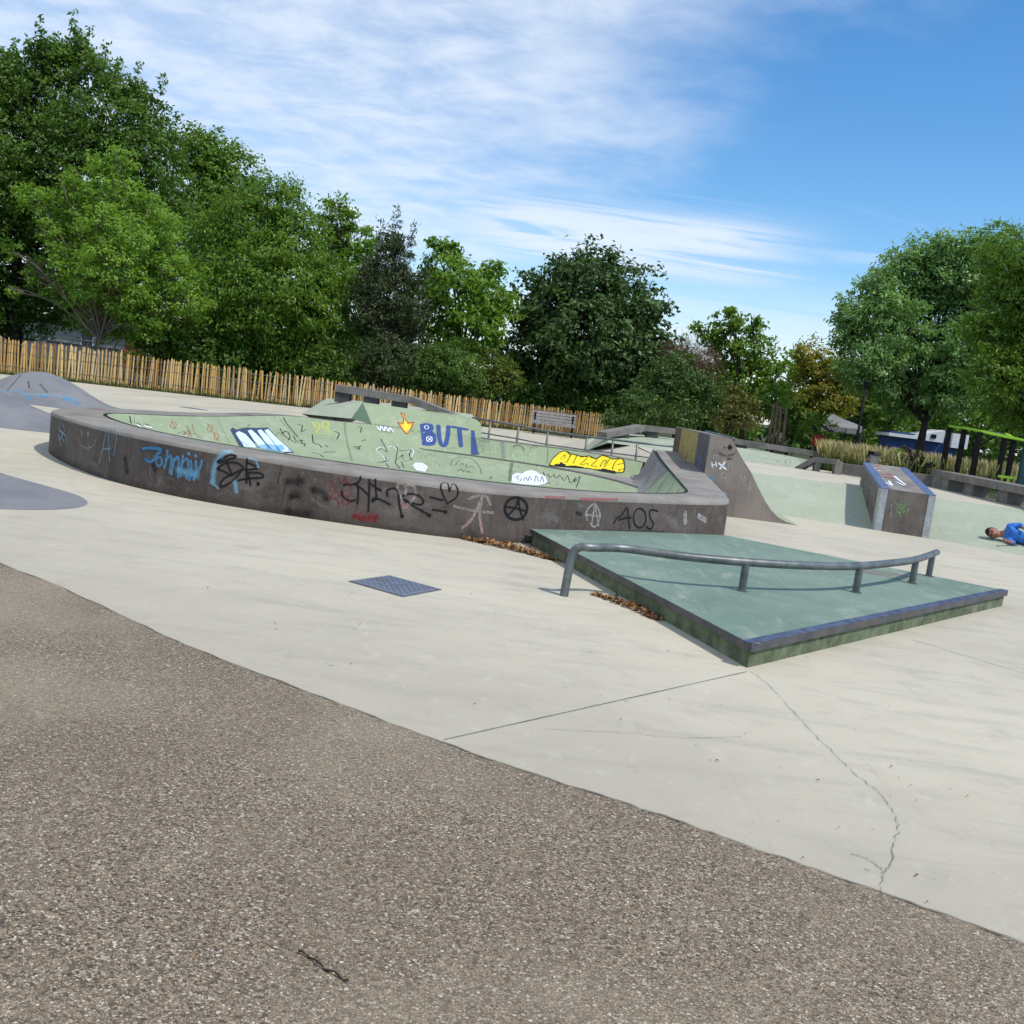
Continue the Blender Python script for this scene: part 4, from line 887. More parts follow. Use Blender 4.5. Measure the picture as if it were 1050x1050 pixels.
# ------------------------------------------------------------------ grey mounds on the left
def mound(name, label, outline, c, h, z_off=.0, pw=1.0):
    ol = catmull([V((*p, 0)) for p in outline], 8, True); c = V((*c, 0)); K = 18; rows = []
    for k in range(K + 1):
        r = 1 - k / K; zz = h * (.5 + .5 * math.cos(math.pi * r)) ** pw
        rows.append([c + (p - c) * r + V((0, 0, zz + .003)) for p in ol])
    mb = MB(); mb.loft(rows, True); return mb, ol
def mk_mound(label, outline, c, h, pw=1.0, extra=None):
    mb, ol = mound('mound', label, outline, c, h, pw=pw)
    o = mb.build('skate_mound', M['mound'], smooth=True); tag(o, label, 'skate mound', 'grey humps left of the bowl'); return o
m1 = mk_mound('near grey hump with rounded tip at the left edge, closest to the gravel path', [(-3.86, 8.75), (-3.98, 8.3), (-4.5, 7.95), (-5.6, 7.75), (-7.2, 7.7), (-9.2, 8.2), (-10, 9.6), (-9.3, 11.0), (-7.6, 11.3), (-6.2, 10.8), (-5.3, 10.05), (-4.55, 9.55), (-4.1, 9.2)], (-7.6, 9.5), .40)
m2 = mk_mound('middle grey hump just left of the bowl end, plain and concave', [(-6.5, 15.6), (-6.9, 15.0), (-8.0, 14.7), (-9.6, 14.6), (-12, 15.2), (-13, 17), (-12, 18.6), (-10, 19.0), (-8.3, 18.2), (-7.2, 17.0), (-6.6, 16.3)], (-10.3, 16.7), .66, 1.15)
m3 = mk_mound('far grey dome with light blue paint near the fence', [(-8.75, 20.75), (-9.2, 20.35), (-10.0, 20.2), (-11.2, 20.4), (-12.4, 21.2), (-12.6, 22.6), (-11.6, 23.4), (-10.2, 23.2), (-9.2, 22.4), (-8.75, 21.4)], (-10.75, 21.7), .64, .9)
g = Tag(bvh_of([m3]), *C1); g.stroke('sky', 9, [(120, 205), (230, 215), (330, 220), (460, 235)], [(0, 190), (60, 190), (130, 195)]); g.stroke('azure', 20, [(175, 225), (190, 245)], [(255, 225), (300, 228)], [(400, 240), (440, 255), (500, 270)], [(420, 235), (480, 250)]); g.stroke('black worn', 9, [(130, 92), (85, 145), (45, 190)], [(180, 130), (185, 170)], [(255, 150), (300, 200)]); g.done(gt, m3, 'light blue paint scrawl')

# ------------------------------------------------------------------ right side: bank, terrace, ledges
footl = [(2.9, 17.3), (4.4, 16.75), (5.0, 16.45), (5.6, 16.2), (6.2, 15.98), (6.8, 15.68), (7.4, 15.25), (8.0, 14.8), (9.5, 13.9), (14, 12.0)]
topl = [(2.9, 18.9), (4.4, 18.85), (5.0, 18.85), (5.6, 18.9), (6.3, 18.85), (7.1, 18.45), (7.8, 18.1), (8.5, 17.9), (9.8, 17.5), (14, 16.3)]
TZ = .55
fo = catmull([V((*p, -.01)) for p in footl], 6); to = catmull([V((*p, TZ)) for p in topl], 6)
mb = MB(); mb.loft([[a.lerp(b, u) + V((0, 0, -.05 * math.sin(math.pi * u) * (1 - u))) for a, b in zip(fo, to)] for u in (0, .12, .3, .5, .75, 1)])
bank = mb.build('skate_bank', M['greenpale'], smooth=True); tag(bank, 'wide pale green sloping bank on the right, where the child lies', 'skate bank')
mb = MB()
tp = [p + V((0, 0, 0)) for p in to]; bk = [V((p.x, 31.0, TZ)) for p in to]
mb.loft([tp, bk]); mb.add([to[0], V((2.7, 31, TZ)), V((1.1, 31, -.02)), V((1.9, 19.8, -.02))], [(0, 1, 2, 3)]); mb.add([bk[0], bk[-1], V((14, 33.5, -.02)), V((2, 33.5, -.02))], [(0, 1, 2, 3)])
struct(mb.build('raised_terrace', M['floor']))
# back bank with long ledge on top
fb = [V((2.2, 25.0, TZ - .02)), V((3.6, 24.3, TZ + .004)), V((5.0, 23.9, TZ + .004)), V((6.2, 23.8, TZ + .004)), V((7.3, 23.8, TZ + .004))]
tb = [V((2.3, 26.2, TZ + .16)), V((3.6, 26.4, TZ + .22)), V((5.2, 26.4, TZ + .24)), V((6.6, 26.3, TZ + .22)), V((8.0, 26.0, TZ + .12))]
mb = MB(); mb.loft([fb, tb]); mb.loft([tb, [p + V((0, 1.4, 0)) for p in tb]]); mb.add([fb[-1], tb[-1], tb[-1] + V((0, 1.4, 0)), V((8.3, 27.5, TZ))], [(0, 1, 2, 3)]); mb.add([fb[0], V((1.5, 26.8, 0)), tb[0] + V((0, 1.4, 0)), tb[0]], [(0, 1, 2, 3)])
bb = mb.build('skate_bank', M['greenpale']); tag(bb, 'narrow pale green bank at the back, under the long grey ledge', 'skate bank')
g = Tag(bvh_of([bb]), 740, 420, 7.5); g.stroke('pale grey', 6, g.ell((470, 395), 30, 18), g.ell((510, 400), 24, 20), [(290, 370), (330, 380), (360, 365), (400, 390)], [(430, 380), (420, 410)]); g.done(gt, bb, 'faint grey outline tag')

def ledge(name, label, pts, w, h, posts, zg, cat='grind ledge', pm='ledge', ph=.16):
    o = thing(name, label, cat, (pts[len(pts) // 2].x, pts[len(pts) // 2].y, zg))
    mb = MB()
    for a, b in zip(pts, pts[1:]): mb.beam(a, b, w, h)
    mb.build('beam', M['ledge'], o)
    for k in posts:
        i = min(int(k), len(pts) - 2); p = pts[i].lerp(pts[i + 1], k - i); mb = MB()
        mb.box((p.x, p.y, (zg + p.z - h + .01) / 2), (.32, w * .8, p.z - h + .01 - zg)); mb.build('post', M[pm], o)
    return o
ledge('grind_ledge', 'grey ledge on blocks above the green hip behind the bowl, bent at its right end', [D(347, 394.5, 21.3), D(425, 407, 21.2), D(472, 426, 21.0)], .35, .15, [.08, .45, .82], .82, pm='ledgedark')
ledge('grind_ledge', 'grey bent ledge on a low bank left of the tall brown quarter pipe', [D(617, 443, 25.6), D(657, 435.6, 26.4), D(692, 439.5, 26.6)], .4, .15, [.55, 1.35], TZ + .1, pm='ledgedark')
ledge('grind_ledge', 'long straight grey ledge along the back bank right of the tall quarter pipe', [D(700, 442, 26.9), D(752, 449.5, 26.7), D(829, 461.5, 26.6), D(862, 468, 26.5)], .4, .14, [.5, 1.1, 1.6, 2.3], TZ + .2, pm='ledgedark')
ar = thing('grind_ledge', 'short grey ledge sloping up then flat, in front of the tall grass', 'grind ledge', (7.3, 23.2, TZ))
pa = [P(817, 479.2, TZ + .02), D(836, 468.7, 23.2), D(860, 471.2, 22.9)]
mb = MB(); mb.beam(pa[0], pa[1], .22, .12); mb.beam(pa[1], pa[2], .22, .12); mb.build('beam', M['ledge'], ar)
for p, wd in ((pa[1].lerp(pa[2], .12), .12), (pa[2], .16)):
    mb = MB(); mb.box((p.x, p.y, (TZ + p.z - .04) / 2), (wd, .2, p.z - .04 - TZ)); mb.build('post', M['ledge'], ar)

# hubba box on the bank
hb = thing('hubba_ledge', 'boxy dark ledge with blue top edges and bright metal corners on the green bank', 'hubba ledge', (6.5, 17.3, 0))
fa, fb_, ba, bb_ = V((5.98, 16.05, 0)), V((6.77, 15.80, 0)), V((6.66, 19.05, 0)), V((7.43, 18.85, 0)); zf, zb = .70, 1.0
up = lambda p, z: V((p.x, p.y, z))
mb = MB(); mb.hexa([up(fa, -.05), up(fb_, -.05), up(bb_, -.05), up(ba, -.05)], [up(fa, zf), up(fb_, zf), up(bb_, zb), up(ba, zb)]); hbb = mb.build('body', M['boxside'], hb)
for s_, (a, b) in ((0, (fa, ba)), (1, (fb_, bb_))):
    other_f, other_b = (fb_, bb_) if s_ == 0 else (fa, ba)
    ia = a + (other_f - a).normalized() * .14; ib = b + (other_b - b).normalized() * .14; oa = a - (other_f - a).normalized() * .006; ob = b - (other_b - b).normalized() * .006
    mb = MB(); mb.hexa([up(oa, zf - .06), up(ia, zf + .002), up(ib, zb + .002), up(ob, zb - .06)], [up(oa, zf + .007), up(ia, zf + .007), up(ib, zb + .007), up(ob, zb + .007)]); mb.build('edge_angle', M['bluepaint'], hb)
    fwd = V((0, -.007, 0)); ia2 = a + (other_f - a).normalized() * .10
    mb = MB(); mb.hexa([up(oa, 0) + fwd, up(ia2, 0) + fwd, up(ia2, 0) - fwd, up(oa, 0) - fwd + V((0, .12, 0))], [up(oa, zf - .005) + fwd, up(ia2, zf - .005) + fwd, up(ia2, zf - .005) - fwd, up(oa, zf - .005) - fwd + V((0, .12, 0))]); mb.build('corner_angle', M['galvedge'], hb)
mb = MB(); tq = [fa.lerp(fb_, .17), fb_.lerp(fa, .17), bb_.lerp(ba, .17), ba.lerp(bb_, .17)]
mb.add([up(tq[0], zf + .003), up(tq[1], zf + .003), up(tq[2], zb + .003), up(tq[3], zb + .003)], [(0, 1, 2, 3)]); hbt = mb.build('top_panel', M['rim'], hb)
CB = (860, 460, 10.5); hbv = bvh_of([hbb, hbt])
g = Tag(hbv, *CB); g.stroke('leaf', 13, [(600, 570), (640, 620), (680, 650)], [(620, 680), (650, 610), (670, 560)], [(610, 640), (660, 640), (740, 600)], [(660, 740), (670, 660), (720, 590)], [(640, 690), (690, 690), (740, 660)], [(630, 590), (690, 620), (700, 680)]); g.stroke('white worn', 7, [(570, 600), (565, 680), (555, 750)], [(760, 640), (720, 720)], [(650, 680), (665, 745)]); g.done(gt, hb, 'light green leafy scribble on the front')
g = Tag(hbv, *CB); g.stroke('white worn', 11, [(235, 310), (215, 390), (260, 370), (245, 330)], [(270, 350), (255, 430), (290, 420), (290, 370), (275, 360)], [(330, 390), (345, 430), (360, 400), (340, 470)], [(290, 520), (300, 470), (320, 530)], [(345, 480), (370, 500), (380, 560), (385, 630)], [(370, 540), (385, 600)], [(400, 545), (405, 550)], [(180, 200), (178, 260)]); g.done(gt, hb, 'pale scribbled letters on the dark side')
g = Tag(hbv, *CB); g.stroke('rose', 60, [(310, 180), (420, 190)], [(330, 210), (470, 220)], [(380, 250), (550, 270)], [(410, 290), (580, 310)]); g.stroke('red', 60, [(410, 275), (560, 290)], [(500, 310), (570, 320)]); g.stroke('white', 26, [(340, 200), (390, 215)], [(420, 305), (480, 325)], [(540, 350), (575, 400)], [(600, 300), (660, 350), (720, 390)], [(620, 360), (700, 400)], [(360, 230), (440, 240)], [(490, 360), (560, 395)]); g.stroke('black worn', 8, [(560, 330), (640, 370)], [(640, 380), (740, 430)]); g.done(gt, hb, 'worn red and white paint on the top')

# low wall and bench ledge at the right
lw = MB(); wl = [V((7.5, 23.4, 0)), V((8.5, 23.0, 0)), V((9.55, 22.7, 0))]
for a, b in zip(wl, wl[1:]): lw.beam(up(a, TZ + .26), up(b, TZ + .26), .25, .27)
tag(lw.build('low_wall', M['ledge']), 'low grey kerb wall at the foot of the tall grass, behind the boxy ledge', 'wall')
bn = thing('bench_ledge', 'long dark grey concrete bench on blocks at the right edge, below the black frame', 'bench', (9.7, 20, TZ))
b0, b1 = V((9.75, 22.6, TZ + .40)), V((9.62, 16.9, TZ + .40))
mb = MB(); mb.beam(b0, b1, .5, .15); mb.build('seat', M['ledge'], bn)
mb = MB(); mb.box((9.75, 22.1, TZ + .125), (.5, .9, .25)); o = mb.build('end_block', M['ledge'], bn)
for k in (.33, .6, .87):
    p = b0.lerp(b1, k); mb = MB(); mb.box((p.x, p.y, TZ + .125), (.34, .42, .25)); mb.build('block', M['ledge'], bn)
for i, (px_, py_) in enumerate(((988, 504), (1025, 511))):
    mb = MB(); q = P(px_, py_, TZ); mb.box((q.x, q.y, TZ + .04), (.05, .22, .08)); mb.lathe((q.x, q.y, TZ + .08), [(.03, 0), (.035, .08), (.02, .11)], 10)
    tag(mb.build('litter_cup', M['white']), ('white carton and cup left under the right half of the grey bench', 'white scrap left under the left half of the grey bench')[i == 0], 'litter')

# workout frame
wf = thing('workout_frame', 'black post frame with lime green flat bars on top behind the grey bench', 'workout frame', (11, 24.5, TZ))
ptop = [D(x, y, Yy) for x, y, Yy in ((974, 438, 24.6), (989, 440, 23.6), (1005, 443, 22.6), (1031, 446, 24.8), (1040, 451, 23.8), (1062, 455, 22.8))]
for p in ptop:
    mb = MB(); mb.box((p.x, p.y, (TZ + p.z) / 2), (.10, .10, p.z - TZ)); mb.build('post', M['black'], wf)
mb = MB()
for i, j in ((0, 1), (1, 2), (3, 4), (4, 5), (1, 4), (2, 5)):
    a, b = ptop[i] + V((0, 0, .05)), ptop[j] + V((0, 0, .05)); mb.beam(a, b, .08, .05)
for u in (.25, .5, .75):
    a, b = ptop[1].lerp(ptop[2], u), ptop[4].lerp(ptop[5], u); mb.tube([a + V((0, 0, .03)), b + V((0, 0, .03))], .02, 8)
mb.build('top_bar', M['limebar'], wf)
mb = MB(); mb.beam(ptop[0] + V((0, 0, .04)), ptop[3] + V((0, 0, .04)), .05, .04); mb.build('end_bar', M['galv'], wf)
q = D(1052, 478, 21.4); mb = MB(); mb.box((q.x + .12, q.y, TZ + .75), (.5, .08, 1.3)); mb.box((q.x + .12, q.y, TZ + .05), (.3, .06, .1)); mb.build('side_board', M['tealboard'], wf, bevel=.01)
mb = MB(); q = D(1034, 489.5, 23.5); mb.box((q.x, q.y, q.z), (.5, .06, .06)); mb.box((q.x, q.y, (q.z + TZ) / 2), (.06, .05, q.z - TZ)); mb.build('foot_bar', M['limebar'], wf)

# litter bin
bi = thing('litter_bin', 'short grey litter bin with dark opening at the edge of the tall grass', 'litter bin', D(894, 478, 22.6))
q = D(894, 476, 22.6); q.z = TZ
mb = MB(); mb.box((q.x, q.y, TZ + .28), (.22, .24, .56)); mb.box((q.x - .09, q.y, TZ + .2), (.08, .22, .4)); mb.build('body', M['ledge'], bi, bevel=.02)
mb = MB(); mb.box((q.x + .05, q.y, TZ + .60), (.16, .26, .08)); mb.build('lid', M['ledgedark'], bi, bevel=.01)
mb = MB(); mb.tube([V((q.x - .07, q.y, TZ + .5)), V((q.x - .07, q.y, TZ + .64))], .06, 10); mb.build('bag_ring', M['black'], bi)

# handrail along the far rim
hr = thing('guard_rail', 'thin grey tube rail on slim posts along the far side of the bowl', 'rail', (.8, 19.9, 0))
hp = [D(484, 428.5, 20.2), D(532, 436.5, 20.1), D(562, 442.3, 20.0), D(602, 447.8, 19.9), D(629, 450.8, 19.8), D(654, 454, 19.7), D(700, 459, 19.6)]
mb = MB(); mb.tube(hp, .022, 8); mb.build('top_tube', M['galv'], hr, smooth=True)
mb = MB(); mb.tube([p - V((0, 0, .27)) for p in hp], .014, 8); mb.build('lower_tube', M['galv'], hr, smooth=True)
for p in hp[:-1] + [D(503, 431.8, 20.15)]:
    mb = MB(); mb.tube([V((p.x, p.y, -.02)), p], .022, 8); mb.build('post', M['galv'], hr, smooth=True)

# ------------------------------------------------------------------ park bench, fence
pb = thing('park_bench', 'silver grey slatted park bench in front of the fence under the trees', 'bench', D(568, 440, 38.5))
c = D(568, 432, 38.5); c.z = 0; pbz = 0
mb = MB()
for k in range(4): mb.box((c.x, c.y + .28 + .02 * k, .50 + .12 * k), (1.75, .03, .095), tilt=Matrix.Rotation(-.2, 3, 'X'))
mb.build('backrest', M['benchwood'], pb)
mb = MB()
for k in range(4): mb.box((c.x, c.y - .2 + .12 * k, .43), (1.75, .1, .035))
mb.build('seat', M['benchwood'], pb)
for sx_ in (-.75, .75):
    mb = MB(); mb.box((c.x + sx_, c.y, .2), (.07, .5, .06)); mb.box((c.x + sx_, c.y - .2, .2), (.06, .06, .42)); mb.box((c.x + sx_, c.y + .3, .42), (.06, .06, .85)); mb.build('leg', M['black'], pb)

fn = thing('paling_fence', 'long fence of split pale brown chestnut palings wired together below the trees', 'fence', (-10, 35, 0))
fpts = catmull([V(p) for p in FENCE], 8) + [V((.5, 40.9, 0)), V((3.6, 42.6, 0))]
rng = np.random.default_rng(5); fres = []
L = [0]
for a, b in zip(fpts, fpts[1:]): L.append(L[-1] + (b - a).length)
def fat(s):
    for i in range(len(L) - 1):
        if L[i + 1] >= s: break
    return fpts[i].lerp(fpts[i + 1], (s - L[i]) / max(1e-6, L[i + 1] - L[i])), (fpts[i + 1] - fpts[i]).normalized()
def fh(p): return 1.17 - .006 * max(0, (p.x + 17))
s = 0.; panel_ = MB(); tv = []; start = 0; plen = 5.2; npan = 0
def flush():
    global panel_, tv
    if panel_.f:
        o = panel_.build('paling_panel', M['paling'], fn, fix=False); set_tint(o, tv)
    panel_ = MB(); tv = []
while s < L[-1] - .05:
    p, d = fat(s); h = fh(p) + rng.normal(0, .04); wd = rng.uniform(.036, .066); th_ = .015
    ln = rng.normal(.0, .032) ; n2_ = V((-d.y, d.x, 0)); off = n2_ * rng.normal(0, .012)
    b = p + off; tpx = d * (ln * h)
    q = [b - d * wd / 2, b + d * wd / 2]
    bot = [q[0] - n2_ * th_, q[1] - n2_ * th_, q[1] + n2_ * th_, q[0] + n2_ * th_]
    sh = [v + tpx + V((0, 0, h - .06)) for v in bot]; ctr = b + tpx + V((0, 0, h)); tip = [ctr + (v - ctr) * .35 for v in [x + V((0, 0, .06)) for x in sh]]
    bot = [v + V((0, 0, rng.uniform(.0, .05))) for v in bot]
    nf = len(panel_.f); panel_.loft([bot, sh, tip], True); panel_.add(tip, [(0, 1, 2, 3)])
    tv += [rng.uniform(0, 1)] * (len(panel_.f) - nf)
    s += wd + rng.uniform(.010, .046)
    if s - start > plen: flush(); start = s
flush()
for zz in (.28, .72, 1.0):
    mb = MB(); pp = [fat(x)[0] for x in np.linspace(0, L[-1] - .05, 60)]
    mb.tube([q + V((0, -.03, zz * fh(q) / 1.15)) for q in pp], .006, 5); mb.build('wire', M['galvdark'], fn)
for x in np.arange(1.2, L[-1], 2.6):
    q, d = fat(x); mb = MB(); mb.tube([q + V((-d.y, d.x, 0)) * .07, q + V((-d.y, d.x, 0)) * .07 + V((0, 0, 1.0))], [.05, .045], 8); mb.build('post', M['timber'], fn)

# ------------------------------------------------------------------ foliage
def leaves_mesh(name, mat, centers, radii, parent, leaf=(.17, .085), lai=3.6, seed=1, clump=.36, shell=.55, droop=.3, upb=.45, tint_shift=0., fold=.25):
    """many small leaf faces in clumps spread through overlapping crown lobes"""
    rng = np.random.default_rng(seed); PX = []; NX = []; TX = []; RX = []
    la = leaf[0] * leaf[1] * .55
    for c, r in zip(centers, radii):
        r = np.asarray(r, float); dn = r[3] if len(r) > 3 else 1.0; r = r[:3]; nl = int(lai * dn * math.pi * r[0] * r[2] / la)
        cr = min(clump, .6 * min(r)) ; per = 26 if dn == 1 else 6
        if dn != 1: cr = max(cr, .16)
        nc = max(3 if dn == 1 else 1, nl // per)
        d = rng.normal(size=(nc, 3)); d /= np.linalg.norm(d, axis=1)[:, None]
        u = 1 - shell * rng.random(nc) ** 1.6
        cc = np.asarray(c) + d * r * u[:, None] * (1 + .10 * rng.normal(size=nc))[:, None]
        ct = np.clip(rng.normal(.42 + tint_shift, .15, nc), 0, 1)
        k = np.repeat(np.arange(nc), per)
        off = rng.normal(size=(nc * per, 3)) * (cr * (.35 + .35 * rng.random(nc))[k])[:, None]; off[:, 2] *= .6
        p = cc[k] + off
        nrm = d[k] * .55 + rng.normal(size=p.shape) * .62; nrm[:, 2] += upb
        PX.append(p); NX.append(nrm); RX.append(d[k]); TX.append(np.clip(ct[k] + rng.normal(0, .13, len(p)), 0, 1))
    p = np.concatenate(PX); n = np.concatenate(NX); n /= np.linalg.norm(n, axis=1)[:, None]; rd = np.concatenate(RX); tn = np.concatenate(TX); N_l = len(p)
    ax = rng.normal(size=p.shape) * .8 + rd * .8; ax[:, 2] -= droop
    ax -= n * (ax * n).sum(1)[:, None]; ax /= np.maximum(np.linalg.norm(ax, axis=1), 1e-6)[:, None]
    sd = np.cross(n, ax); L = (leaf[0] * (.7 + .6 * rng.random(N_l)))[:, None]; W = (leaf[1] * (.7 + .6 * rng.random(N_l)))[:, None] / 2
    v = np.empty((N_l, 4, 3)); f_ = n * L * fold * .3
    v[:, 0] = p - ax * L / 2; v[:, 1] = p + sd * W + f_ - ax * L * .08; v[:, 2] = p + ax * L / 2 - n * L * .12; v[:, 3] = p - sd * W + f_ - ax * L * .08
    me = bpy.data.meshes.new(name); me.vertices.add(N_l * 4); me.loops.add(N_l * 4); me.polygons.add(N_l)
    me.vertices.foreach_set('co', v.reshape(-1).astype(np.float32)); me.loops.foreach_set('vertex_index', np.arange(N_l * 4, dtype=np.int32))
    me.polygons.foreach_set('loop_start', np.arange(0, N_l * 4, 4, dtype=np.int32))
    me.update(calc_edges=True); me.materials.append(mat)
    at = me.attributes.new('tint', 'FLOAT', 'FACE'); at.data.foreach_set('value', tn.astype(np.float32))
    o = bpy.data.objects.new(name, me); COL.objects.link(o); o.parent = parent; o.matrix_parent_inverse = Matrix.Translation(-parent.location)
    global NLEAF; NLEAF += N_l
    return o
NLEAF = 0

def tree(name, label, cat, Y, blobs, leafmat, bark='bark', base=None, spires=(), trunk=.2, stems=1, group=None, depth=.85, gz=0., seed=1, trunk_h=None, limb_px=(), crown='crown', **kw):
    rng = random.Random(seed)
    cs, rs = [], []
    for i, b in enumerate(blobs):
        yy = Y + rng.uniform(-.5, .5) * b[2] * Y / FPX * 1.4 + (b[3] if len(b) > 3 else 0)
        c = D(b[0], b[1], yy); r = b[2] * yy / FPX; cs.append(c); rs.append((r, r * depth, r * .92))
    for (x0, y0), (x1, y1), w0 in spires:
        yy = Y + rng.uniform(-1, 1); n = max(6, int(math.hypot(x1 - x0, y1 - y0) / 2.2))
        for k in range(n):
            u = k / (n - 1); sp = w0 * (1 - u) ** .8; r = (1.2 + w0 * .5 * (1 - u) ** 1.2) * rng.uniform(.6, 1.3) * yy / FPX
            cs.append(D(x0 + (x1 - x0) * u + rng.gauss(0, .62) * sp, y0 + (y1 - y0) * u, yy + rng.gauss(0, .4) * sp * yy / FPX)); rs.append((r, r, r * 1.3, .4))
    big = max(range(len(blobs)), key=lambda i: rs[i][0])
    if base is None: bx = sum(c.x * r[0] for c, r in zip(cs, rs)) / sum(r[0] for r in rs)
    else: bx = D(base, 400, Y).x
    root = V((bx, Y, gz)); o = thing(name, label, cat, root, group)
    tops = max(c.z for c in cs[:len(blobs)])
    mb = MB(); hubz = gz + (tops - gz) * .42 if trunk_h is None else gz + trunk_h
    hub = V((bx + rng.uniform(-.2, .2), Y, hubz))
    limbs = MB()
    for s_ in range(stems):
        a = 2 * math.pi * s_ / max(1, stems) + .4; sp = 0 if stems == 1 else .35
        b = root + V((math.cos(a) * sp * .5, math.sin(a) * sp * .5, -.1)); h = hub + V((math.cos(a) * sp * 2.4, math.sin(a) * sp * 2, 0))
        m1_ = b.lerp(h, .5) + V((rng.uniform(-.15, .15), 0, 0)); k = trunk / math.sqrt(stems)
        mb.tube(catmull([b, b.lerp(h, .12), m1_, h], 4), [k * (1.35 - 1.12 * min(1, q / 12) + (.2 if q == 0 else 0)) for q in range(13)], 9)
    if stems > 1: mb.tube([root + V((0, 0, -.1)), root + V((0, 0, .25))], [trunk, trunk * .8], 9)
    for c, r in list(zip(cs, rs))[:len(blobs)]:
        st = root.lerp(hub, rng.uniform(.72, 1.0)) if c.z > hubz else root.lerp(hub, rng.uniform(.5, .8))
        md = st.lerp(c, .5) + V((rng.uniform(-.3, .3), rng.uniform(-.3, .3), rng.uniform(.0, .5)))
        pts = catmull([st, md, c], 4); n = len(pts)
        limbs.tube(pts, [trunk * .3 * (1 - .8 * k / (n - 1)) + .012 for k in range(n)], 6)
        for q in range(5):
            e = c + V((rng.gauss(0, 1), rng.gauss(0, 1), rng.gauss(.2, .8))).normalized() * r[0] * .9
            st2 = pts[rng.randrange(n // 2, n)]; limbs.tube([st2, st2.lerp(e, .5) + V((0, 0, .1)), e], [.035, .022, .008], 5)
    for ln in limb_px:
        limbs.tube(catmull([D(x, y, Y - .6) for x, y in ln], 4), [.034 * (1 - .75 * k / (4 * (len(ln) - 1))) for k in range(4 * (len(ln) - 1) + 1)], 6)
    mb.build('trunk', M[bark], o, smooth=True); limbs.build('limbs', M[bark], o, smooth=True, fix=False)
    leaves_mesh(crown, leafmat, [tuple(c) for c in cs], rs, o, seed=seed, **kw)
    return o

LM = {
 'deep': leaf_mat('deep green leaves', (0.050, 0.108, 0.014, 1), (0.132, 0.239, 0.031, 1), (0.253, 0.332, 0.060, 1)),
 'mid': leaf_mat('mid green leaves', (0.077, 0.162, 0.017, 1), (0.182, 0.312, 0.033, 1), (0.330, 0.415, 0.060, 1)),
 'bright': leaf_mat('fresh green leaves', (0.087, 0.182, 0.018, 1), (0.202, 0.338, 0.037, 1), (0.346, 0.416, 0.076, 1), .38),
 'young': leaf_mat('light young leaves', (0.12, 0.235, 0.03, 1), (0.26, 0.42, 0.055, 1), (0.46, 0.48, 0.11, 1), .4),
 'maple': leaf_mat('dark maple leaves', (0.035, 0.076, 0.017, 1), (0.091, 0.164, 0.039, 1), (0.184, 0.224, 0.072, 1), .2),
 'pine': leaf_mat('pine needles', (0.03, 0.05, 0.016, 1), (0.075, 0.1, 0.03, 1), (0.15, 0.1, 0.05, 1), .1),
 'bush': leaf_mat('clipped bush leaves', (0.06, 0.125, 0.02, 1), (0.13, 0.235, 0.035, 1), (0.19, 0.28, 0.06, 1), .2),
 'yew': leaf_mat('bushy evergreen leaves', (0.043, 0.094, 0.017, 1), (0.099, 0.184, 0.031, 1), (0.160, 0.244, 0.048, 1), .15),
 'olive': leaf_mat('olive bush leaves', (0.077, 0.118, 0.017, 1), (0.164, 0.211, 0.031, 1), (0.269, 0.277, 0.063, 1), .25),
 'silver': leaf_mat('silvery willow leaves', (.095, .20, .05, 1), (.25, .42, .125, 1), (.50, .60, .33, 1), .3),
 'yellow': leaf_mat('yellowing leaves', (0.1, 0.16, 0.02, 1), (0.36, 0.3, 0.03, 1), (0.62, 0.42, 0.03, 1), .35),
 'rust': leaf_mat('rusty shrub leaves', (0.085, 0.1, 0.02, 1), (0.2, 0.185, 0.04, 1), (0.34, 0.24, 0.05, 1), .25),
 'twig': leaf_mat('dry twigs', (0.087, 0.055, 0.033, 1), (0.164, 0.107, 0.063, 1), (0.230, 0.156, 0.095, 1), .1)}
GT = 'trees standing beyond the skatepark fence'
tree('tree', 'tallest dark green tree at the far left, spiky leaders rising above all others', 'tree', 45, [(-70, 200, 105), (10, 165, 80), (85, 190, 72), (40, 110, 50), (-30, 100, 62), (105, 130, 48), (145, 160, 40), (20, 250, 85), (-80, 290, 85), (110, 250, 75), (160, 205, 40), (-20, 310, 45), (50, 310, 40), (180, 240, 40), (62, 68, 25), (98, 82, 26), (32, 72, 24), (132, 100, 22), (158, 122, 18), (5, 80, 24), (80, 55, 14), (44, 52, 13), (175, 150, 14)], LM['deep'], 'barkdark', base=12, trunk=.42, seed=3, group=GT,
     spires=[((70, 60), (78, 13), 13), ((38, 58), (42, 17), 12), ((100, 75), (109, 45), 12), ((84, 60), (92, 30), 10), ((132, 95), (144, 64), 11), ((155, 115), (168, 76), 10), ((10, 75), (16, 40), 11), ((168, 150), (184, 117), 9), ((54, 62), (58, 34), 10), ((118, 85), (124, 60), 9), ((-20, 70), (-14, 40), 11)], leaf=(.20, .095), lai=4.2, droop=.5)
